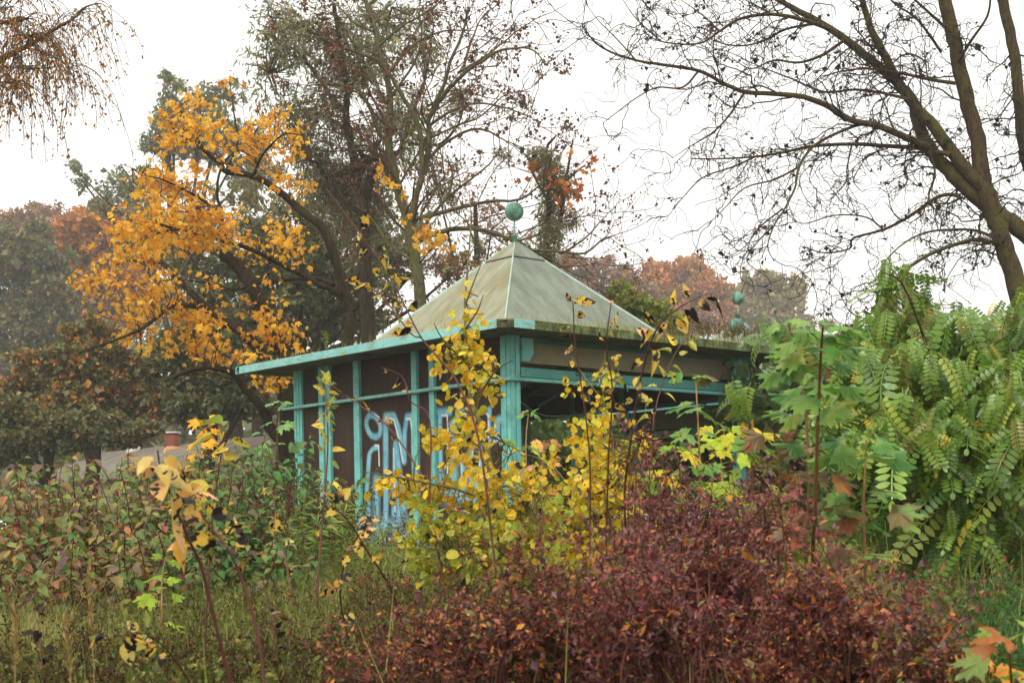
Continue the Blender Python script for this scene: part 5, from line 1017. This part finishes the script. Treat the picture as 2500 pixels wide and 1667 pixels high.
dw = [('russet dogwood shrub at the left edge of the picture', 10, 10.2, 1140, 130, 62, [(L_dog_r, 3), (L_dog_g, 1)]), ('russet-olive dogwood shrub, second from the left edge', 150, 10.6, 1105, 120, 62, [(L_dog_r, 2), (L_dog_g, 2)]), ('olive dogwood shrub before the low house chimney', 290, 10.4, 1088, 120, 64, [(L_dog_g, 3), (L_dog_r, 1)]), ('olive dogwood shrub before the low house roof', 430, 10.8, 1095, 120, 64, [(L_dog_g, 3), (L_dog_r, 1)]), ('green-olive dogwood shrub left of the boarded wall', 560, 11.0, 1108, 110, 62, [(L_dog_g, 3), (L_dog_d, 1.5)]), ('dark green leafy shrub against the end of the boarded wall', 670, 12.0, 1045, 90, 64, [(L_dog_d, 3), (L_dog_g, 1)]), ('low russet dogwood shrub in front at the far left', 70, 9.2, 1230, 140, 40, [(L_dog_r, 3), (L_dog_g, 1)]), ('low russet dogwood shrub in front, left of centre', 300, 9.3, 1220, 150, 42, [(L_dog_r, 2), (L_dog_g, 2)]), ('low green dogwood shrub in front of the wall end', 600, 9.8, 1200, 130, 42, [(L_dog_g, 2), (L_dog_d, 2)])]
for lab, px, Y, ht, wpx, nst, mats in dw: dogwood(lab, px, Y, ht, wpx, nst, mats, 110)

# red barberry in the right foreground
def barberry(label, blobs, Y, n, mats, nst, size=.024, depth=.5):
    c = P(np.mean([b[0] for b in blobs]), 1400, Y); base = np.array([c[0], c[1], float(G(c[0], c[1])) - .03]); t = thing('barberry_bush', label, 'shrub', tuple(base), 'red barberry bushes')
    tg, _ = blobpts(blobs, Y, nst, depth); stems = []
    for q in tg:
        b = base + np.array([(q[0] - base[0]) * .45 + rng.normal(0, .1), (q[1] - base[1]) * .5 + rng.normal(0, .1), 0]); b[2] = float(G(b[0], b[1])) - .02
        m = b * .4 + q * .6 + np.array([rng.normal(0, .06), rng.normal(0, .06), .10]); stems.append(smoothline([b, m, q], [.006, .0045, .0022], 4))
    for q in tg[::3]:
        stems.append(walk(q, unit(np.array([rng.normal(0, .6), rng.normal(0, .4), .8])), rng.uniform(.08, .30), .0024, .0012, 5, .1, .03))
    s1 = sprout(stems, 6, lambda t_, p: .15, .8, .6, .4, 4, .18, .02, .0, .5, rminabs=.0016)
    o = tubeobj('stems', stems + s1, 3, M_bark_red, t); o['kind'] = 'stuff'
    al = s1 * 2 + stems; P_ = []; D_ = []
    for _ in range(n):
        l = al[int(rng.integers(0, len(al)))]; nn_ = 4 if len(l[0]) < 7 else 9; p, d, _r = along(l, min(1.0, (1 + int(rng.random() ** .8 * nn_)) / nn_)); P_.append(p + rng.normal(0, .006, 3)); D_.append(unit(perp(d) + d * .5))
    P_, D_ = np.array(P_), np.array(D_); k = rng.random(n); prev = 0; tot = sum(m[1] for m in mats)
    for m, wt in mats:
        ix = np.where((k >= prev) & (k < prev + wt / tot))[0]; prev += wt / tot
        if len(ix): leaves(t, T_smq, P_[ix], frames(D_[ix], unit(rng.normal(0, .5, (len(ix), 3)) + np.array([0, -.2, .8]))), logn(len(ix), size * .8, .36), m)
barberry('tall purple-red barberry bush before the maple saplings', [(1640, 1190, 60, 45, .5), (1560, 1140, 60, 20, .3), (1690, 1280, 110, 55), (1820, 1310, 100, 50), (1890, 1240, 35, 55, .4), (1600, 1330, 70, 45), (1560, 1060, 25, 15, .2), (1650, 1110, 22, 25, .3)], 5.6, 6900, [(L_barb, 3), (L_barb2, .5)], 120)
barberry('broad red barberry bush filling the bottom centre right', [(1530, 1470, 140, 60), (1660, 1410, 150, 75), (1800, 1420, 150, 80), (1550, 1520, 180, 80), (1750, 1540, 180, 80), (1420, 1520, 120, 70), (1650, 1640, 220, 70)], 4.7, 15500, [(L_barb, 3), (L_barb2, 1)], 240)
barberry('orange-red barberry bush at lower right', [(1950, 1440, 110, 60), (2060, 1490, 100, 60), (1950, 1540, 130, 80), (2080, 1580, 110, 60), (1900, 1640, 140, 70), (2130, 1540, 70, 50, .7), (2060, 1650, 120, 50)], 4.9, 12500, [(L_barb2, 2), (L_barb, 2)], 200)
barberry('brownish barberry bush at bottom centre left', [(1250, 1530, 120, 50), (1120, 1560, 140, 55), (1300, 1560, 140, 70), (980, 1610, 140, 50), (860, 1650, 100, 40, .7), (1150, 1640, 180, 60), (1350, 1650, 130, 60), (1390, 1500, 80, 45)], 4.8, 16500, [(L_barb2, 3), (L_barb, 2), (L_weed, 2)], 250)
barberry('dark barberry bush beneath the locust branches', [(2190, 1530, 80, 45), (2250, 1570, 80, 45), (2180, 1600, 90, 50), (2240, 1640, 110, 40), (2310, 1610, 70, 40, .5)], 4.6, 7500, [(L_barb, 3), (L_herb, 1.4), (L_barb2, 1)], 110)

# black locust bush on the right: arching branches hung with pinnate leaves
def robinia():
    Y = 8.0; base = base_at(2400, Y); base[2] = float(G(base[0], base[1])) - .03
    t = thing('locust_bush', 'lush green locust bush with hanging feather leaves on the right', 'shrub', tuple(base))
    LB = [([(2400, 1480), (2370, 1250), (2320, 1050), (2280, 900), (2240, 780), (2200, 690), (2160, 665)], (6, 1.2)), ([(2420, 1480), (2420, 1200), (2420, 980), (2440, 830), (2480, 760)], (6, 1.2)), ([(2380, 1450), (2300, 1250), (2210, 1120), (2160, 1010), (2100, 920), (2040, 860)], (5, 1.2)), ([(2350, 1100), (2260, 1020), (2190, 990), (2130, 1000)], (3, 1)), ([(2320, 1050), (2370, 930), (2420, 850), (2460, 820)], (3, 1)), ([(2300, 1250), (2210, 1230), (2120, 1230), (2060, 1260)], (3, 1)), ([(2380, 1350), (2300, 1320), (2220, 1330), (2180, 1370)], (3, 1)), ([(2430, 1300), (2480, 1220), (2520, 1180)], (3, 1)), ([(2100, 920), (2020, 900), (1960, 880), (1900, 850), (1870, 835)], (3, 1)), ([(2160, 1010), (2080, 1010), (2010, 1040)], (4, 1.2))]
    limbs = limbs_px(LB, Y, .1)
    for l in limbs: tubeobj('branch', [l], 6, M_bark_dark, t)
    bl = [(2170, 690, 45, 35, .7), (2220, 730, 70, 50), (2200, 800, 110, 70), (2330, 820, 110, 70), (2450, 840, 90, 90), (2090, 910, 80, 70), (2230, 920, 140, 80), (2380, 950, 130, 100), (2050, 1010, 80, 70), (2200, 1070, 130, 90), (2360, 1090, 140, 110), (2480, 1050, 80, 120), (2120, 1190, 100, 70), (2270, 1210, 120, 80), (2430, 1200, 110, 100), (2240, 1330, 100, 60), (2350, 1300, 90, 80), (2160, 1300, 70, 50), (2450, 1320, 80, 70), (2500, 790, 50, 60), (1885, 822, 50, 18, .8), (1800, 960, 35, 50, .55)]
    n = 1500; pts, cen = blobpts(bl, Y, n, .5, shell=.15)
    out = pts - cen; out = unit(out * (1, 1.4, .3) + rng.normal(0, .15, (n, 3)) + np.array([-.06, -.15, 0]))
    d = unit(out * np.array([.8, .8, .25]) + np.array([0, 0, -.62]) + rng.normal(0, .42, (n, 3))); R = frames(d, unit(np.array([0, -.35, 1.0]) + rng.normal(0, .45, (n, 3))))
    pts = pts - d * .12
    leaves(t, T_fr, pts, R, logn(n, .205, .36), L_robinia, 270)
    yb = [(2240, 960, 50, 40), (2280, 1000, 40, 50), (2110, 880, 40, 25), (2340, 1070, 40, 40), (2210, 1140, 40, 40), (2440, 1070, 60, 80), (2330, 1180, 60, 60), (2360, 870, 25, 20), (1820, 1040, 40, 30), (2420, 1200, 80, 70), (2170, 1010, 40, 40), (2470, 1000, 30, 60)]
    p2, c2 = blobpts(yb, Y - .1, 90, .4); leaves(t, [leaf_frond(5, .9, .06), leaf_frond(4, .6, .07)], p2, frames(randdir(90, .7), unit(rng.normal(0, .5, (90, 3)) + (0, -.6, .6))), logn(90, .14, .25), L_robiniay, 30, 'yellow_leaf', stuffname='yellow_foliage')
    tw = nearest_twigs(pts[::4], limbs, .003, None, maxlen=.3); o = tubeobj('twigs', tw, 3, M_bark_sap, t); o['kind'] = 'stuff'
    # inner and lower leaves that close the bush
    ib, _ = blobpts([(2250, 1000, 200, 180), (2400, 1050, 160, 220), (2330, 1250, 170, 130), (2150, 1150, 120, 120), (2470, 1350, 110, 110)], Y + .7, 700, .3); leaves(t, T_fr, ib, frames(randdir(700, .6), unit(rng.normal(0, .5, (700, 3)) + (0, -.3, .9))), logn(700, .30, .2), leafmat('inner_locust_leaf', [('4a6c2c', 4), ('5a7a34', 4), ('7a7c2e', 2), ('a08a28', 1.2)]), 0, stuffname='inner_foliage')
robinia()

# ------------------------------------------------------------------ stuff: meadow, weeds, herbs, litter
def field(n, y0, y1, pxa, pxb, fade=1.0):
    Y = y0 + (y1 - y0) * rng.random(n) ** fade; px = rng.uniform(pxa, pxb, n); X = (px - CX) / F * Y
    return np.stack([X, Y, G(X, Y)], -1)
def grass_obj(name, label, B, h, wdt, mat, bend=.5, seg=2):
    n = len(B); hh = logn(n, h, .3); az = rng.uniform(0, 2 * math.pi, n); dx = np.stack([np.cos(az), np.sin(az), np.zeros(n)], -1); sd = np.stack([-np.sin(az), np.cos(az), np.zeros(n)], -1); bn = np.abs(rng.normal(0, bend, n)) + .1
    Vs = []
    for k in range(seg + 1):
        u = k / seg; c = B + dx * (bn * hh * u * u)[:, None] + np.array([0, 0, 1.0]) * (hh * (u - .35 * bn * u * u * .6))[:, None]; wv = (wdt * (1 - u * .92) * np.ones(n))[:, None] * sd
        Vs += [c - wv, c + wv]
    V = np.stack(Vs, 1).reshape(-1, 3); m = 2 * (seg + 1); q = np.concatenate([np.array([[2 * k, 2 * k + 1, 2 * k + 3, 2 * k + 2]]) for k in range(seg)]); Q = (q[None] + (np.arange(n) * m)[:, None, None]).reshape(-1, 4)
    o = mk(name, V, None, mat, None, np.repeat(rng.random(n), m), np.tile(np.stack([np.zeros(m), np.repeat(np.linspace(0, 1, seg + 1), 2)], -1), (n, 1)), quads=Q); return tag(o, label, 'grass', kind='stuff')
def weeds_obj(name, label, B, h, mat_st, mat_lf, per=14, size=.014, spread=.35, cat='weeds', tmpl=None, lfdown=.2):
    lines, P_, D_ = [], [], []
    for b in B:
        hh = h * rng.uniform(.6, 1.25); ln = walk(b - (0, 0, .02), unit(np.array([rng.normal(0, .2), rng.normal(0, .2), 1.])), hh, .0028, .0014, 3, .09); lines.append(ln)
        for _ in range(3):
            p, d, _r = along(ln, rng.uniform(.45, .9)); lines.append(walk(p, unit(np.array([rng.normal(0, .7), rng.normal(0, .7), 1.])), hh * spread * rng.uniform(.5, 1), .0018, .001, 2, .14)); l2 = lines[-1]
            for _k in range(per // 4 + 1): q, d2, _r = along(l2, rng.random()); P_.append(q); D_.append(d2)
        for _k in range(per // 4): q, d2, _r = along(ln, rng.uniform(.3, 1)); P_.append(q); D_.append(d2)
    V1, Q1 = tubes(lines, 3); n = len(P_); P_ = np.array(P_) + rng.normal(0, .006, (n, 3)); R = frames(unit(np.array(D_) + randdir(n, lfdown)), rng.normal(0, 1, (n, 3)))
    V2, T2, rn, lc = inst(tmpl or T_smq, P_, R, logn(n, size, .3)); k = len(V1)
    o = mk(name, np.vstack([V1, V2]), T2 + k, mat_lf, None, np.concatenate([np.full(k, .0), rn]), np.vstack([np.zeros((k, 2)), lc]), quads=Q1); return tag(o, label, cat, kind='stuff')

grass_obj('meadow_grass', 'yellow-green meadow grass in the lower left', np.concatenate([field(9000, 3.2, 7, -150, 1100, .7), field(21000, 6, 10.5, -200, 900)]), .22, .0034, L_grass, .9)
grass_obj('thin_grass', 'thin dry grass around the pavilion and behind the shrubs', np.concatenate([field(9000, 10, 17, -300, 2700), field(4500, 4, 9, 900, 2050), field(3500, 4.6, 8, 2150, 2650)]), .34, .0036, L_grass, .8)
grass_obj('lush_grass_tufts', 'long bright green grass blades along the bottom edge', np.concatenate([np.concatenate([np.stack([c[0] + rng.normal(0, .07, 45), c[1] + rng.normal(0, .07, 45), np.full(45, c[2])], -1) for c in [P(px, 1667, Y) * (1, 1, 0) + (0, 0, float(G(0, Y))) for px, Y in ((10, 3.7), (110, 3.8), (300, 3.7), (420, 3.6), (2290, 3.5), (2360, 3.5), (2440, 3.6), (-20, 3.6), (2230, 3.6))]])]), .30, .0034, L_lush, .9, 5)
weeds_obj('dry_weeds', 'dark dry weeds with tiny seed heads in the lower left meadow', np.concatenate([field(1250, 3.6, 6.4, -120, 1000, .8), field(260, 6, 8.6, 100, 950)]), .31, M_bark_brown, L_weed, 26, .0165)
weeds_obj('dry_weeds', 'dark brown dead weeds among the barberry at bottom centre', field(800, 4.4, 8.5, 860, 1500), .40, M_bark_brown, L_weed, 22, .016)
weeds_obj('green_herbs', 'low yellow-green herbs between grass and shrubs', np.concatenate([field(850, 4.5, 9.5, 300, 1300), field(480, 4.0, 7, 1900, 2600), field(300, 3.6, 6, -100, 600)]), .32, M_bark_sap, L_herb, 18, .027, .4, 'herbs')
weeds_obj('brown_undergrowth', 'brown tangled undergrowth at the foot of the pavilion', np.concatenate([field(700, 9.5, 15, 1180, 1900), field(60, 13, 15.2, 780, 1230)]), .55, M_bark_brown, L_rust, 22, .03, .4, 'undergrowth')
weeds_obj('rusty_dead_flowers', 'rust-brown dead flower plumes left of the graffiti boards', np.concatenate([field(26, 11.5, 12.8, 720, 860), field(8, 9.5, 10.2, 640, 700)]), .85, M_bark_red, L_rust, 120, .022, .3, 'dead flowers')
weeds_obj('green_thicket', 'green leafy thicket behind and beside the pavilion', np.concatenate([field(500, 24, 32, 1250, 2300), field(350, 17, 22, 1900, 2700), field(420, 19, 24, 1860, 2250)]), 2.2, M_bark_dark, leafmat('thicket_leaf', [('4f6a30', 4), ('5d7434', 4), ('6f6a34', 2), ('44602c', 3)]), 48, .135, .45, 'thicket', T_clump)
weeds_obj('far_thicket', 'dark misty thicket closing the view under the far woodland', np.concatenate([field(450, 70, 100, -500, 1100), field(330, 80, 120, 1200, 2800)]), 5.0, M_bark_dark, L_bg_green, 48, .62, .5, 'thicket', T_clump)
weeds_obj('green_weeds', 'fine dark green weeds in the lower right corner', field(240, 4.6, 6.5, 2180, 2620), .45, M_bark_sap, leafmat('dark_weed_leaf', [('3f6430', 4), ('4c7434', 3), ('5d7c38', 3), ('35562c', 2)]), 50, .032, .45, 'weeds', T_nar)
def narrow_plant(label, px, Y, n, h):
    c = P(px, 1300, Y); b = np.array([c[0], c[1], float(G(c[0], c[1])) - .02]); t = thing('willowherb_plant', label, 'plant', tuple(b)); st, P_, D_ = [], [], []
    for i in range(n):
        ln = walk(b + (rng.normal(0, .2), rng.normal(0, .12), 0), unit(np.array([rng.normal(0, .2), rng.normal(0, .15), 1.])), h * rng.uniform(.7, 1.1), .004, .002, 8, .05); st.append(ln)
        for j in range(34): p, d, _ = along(ln, .15 + .85 * j / 34); P_.append(p); D_.append(unit(perp(d) + (0, 0, rng.uniform(-.5, .5))))
    o = tubeobj('stems', st, 4, M_bark_sap, t); o['kind'] = 'stuff'; P_, D_ = np.array(P_), np.array(D_); leaves(t, [leaf_quad(.06, .03), leaf_quad(.07, -.04)], P_, frames(D_, unit(rng.normal(0, .5, (len(P_), 3)) + (0, -.3, .8))), logn(len(P_), .12, .2), L_narrow, 200)
narrow_plant('narrow-leaved bright green plant by the boarded wall', 795, 10.5, 24, .85)
narrow_plant('narrow-leaved yellowish plant before the graffiti', 915, 11.0, 5, .55)
def reed(label, px, pytop, Y, lean):
    c = P(px, 1667, Y); b = np.array([c[0], c[1], float(G(c[0], c[1])) - .02]); top = P(px + lean, pytop, Y); t = thing('reed_grass', label, 'grass', tuple(b)); l = smoothline([b, (b + top) / 2 + (.01, 0, .02), top], [.003, .0022, .0012], 6)
    tubeobj('stalk', [l], 5, surf('straw_stalk_%d' % px, '8f7442', 'a5884e', 6), t); n = 110; k = .70 + .30 * rng.random(n); ps = np.array([along(l, v)[0] for v in k]) + rng.normal(0, .003, (n, 3))
    leaves(t, T_nar, ps, frames(unit(np.array([0, 0, 1.]) + rng.normal(0, .3, (n, 3))), rng.normal(0, 1, (n, 3))), logn(n, .022, .3), L_straw, 0, stuffname='plume')
reed('tall straw-coloured reed grass plume in the left meadow', 225, 1395, 4.4, -10); reed('leaning straw reed grass at the left edge', 12, 1480, 4.2, 25); reed('short straw reed grass plume right of the tall one', 178, 1510, 4.3, -20)

# growth on the roof
def roof_pt(x, y):      # a point on the skirt of the pavilion roof in local metres
    q = C0 + dr * x + dl * y; return q
rp = []
for _ in range(420):
    x = rng.normal(1.35, .35); y = YE0 + .05 + abs(rng.normal(0, .2)); q = roof_pt(x, y); q[2] = C0[2] + ZT + .003 + .14 * (y - YE0); rp.append(q)
for _ in range(260):
    x = rng.uniform(-.3, XE1 - .2); y = YE0 + .03 + abs(rng.normal(0, .1)); q = roof_pt(x, y); q[2] = C0[2] + ZT + .002 + .14 * (y - YE0); rp.append(q)
for _ in range(120):
    y = rng.uniform(.2, YE1 - .2); x = XE0 + .03 + abs(rng.normal(0, .08)); q = roof_pt(x, y); q[2] = C0[2] + ZT + .002 + .14 * (x - XE0); rp.append(q)
grass_obj('roof_grass', 'pale grass tufts growing on the pavilion roof edge', np.array(rp), .10, .0022, leafmat('roof_grass_blade', [('9a9a5c', 4), ('b0a870', 3), ('7a8444', 3)]), .5)
rp = []
for _ in range(130):
    x = rng.uniform(2.3, XE1 - .15); y = YE0 + .06 + abs(rng.normal(0, .22)); q = roof_pt(x, y); q[2] = C0[2] + ZT + .004 + .12 * (y - YE0); rp.append(q)
weeds_obj('roof_weeds', 'scrubby green-brown weeds on the right part of the roof edge', np.array(rp), .24, M_bark_brown, leafmat('roof_weed_leaf', [('7a7a3a', 3), ('6a5a38', 4), ('8f8a44', 2), ('4a3a28', 3)]), 22, .026, .4)
q0 = roof_pt(XE0 + .06, 3.05); q0[2] = C0[2] + ZT + .01
t = thing('roof_seedling', 'single bright green seedling on the left roof edge', 'plant', tuple(q0)); ln = walk(q0, (0, 0, 1.), .26, .004, .002, 6, .04); tubeobj('stem', [ln], 4, M_bark_sap, t)
ps = np.array([along(ln, .1 + .9 * i / 40)[0] for i in range(40)]); leaves(t, T_nar, ps, frames(unit(rng.normal(0, 1, (40, 3)) * (1, 1, .3) + (0, 0, .3)), rng.normal(0, 1, (40, 3))), logn(40, .055), L_narrow, 40)

# ------------------------------------------------------------------ mist
mz, tz, oz = newmat('autumn_mist'); pv = N(tz, 'ShaderNodeVolumePrincipled'); pv.inputs['Color'].default_value = (.97, .97, .96, 1); pv.inputs['Density'].default_value = 0.0012; pv.inputs['Anisotropy'].default_value = 0.1
tz.links.new(pv.outputs[0], oz.inputs['Volume'])
hz = mk('haze', [(x, y, z) for z in (-1.2, 48.0) for x, y in ((-250, -70), (250, -70), (250, 340), (-250, 340))], None, mz, None, quads=BF); hz['kind'] = 'stuff'; hz['label'] = 'thin autumn mist over the whole place'; hz['category'] = 'haze'
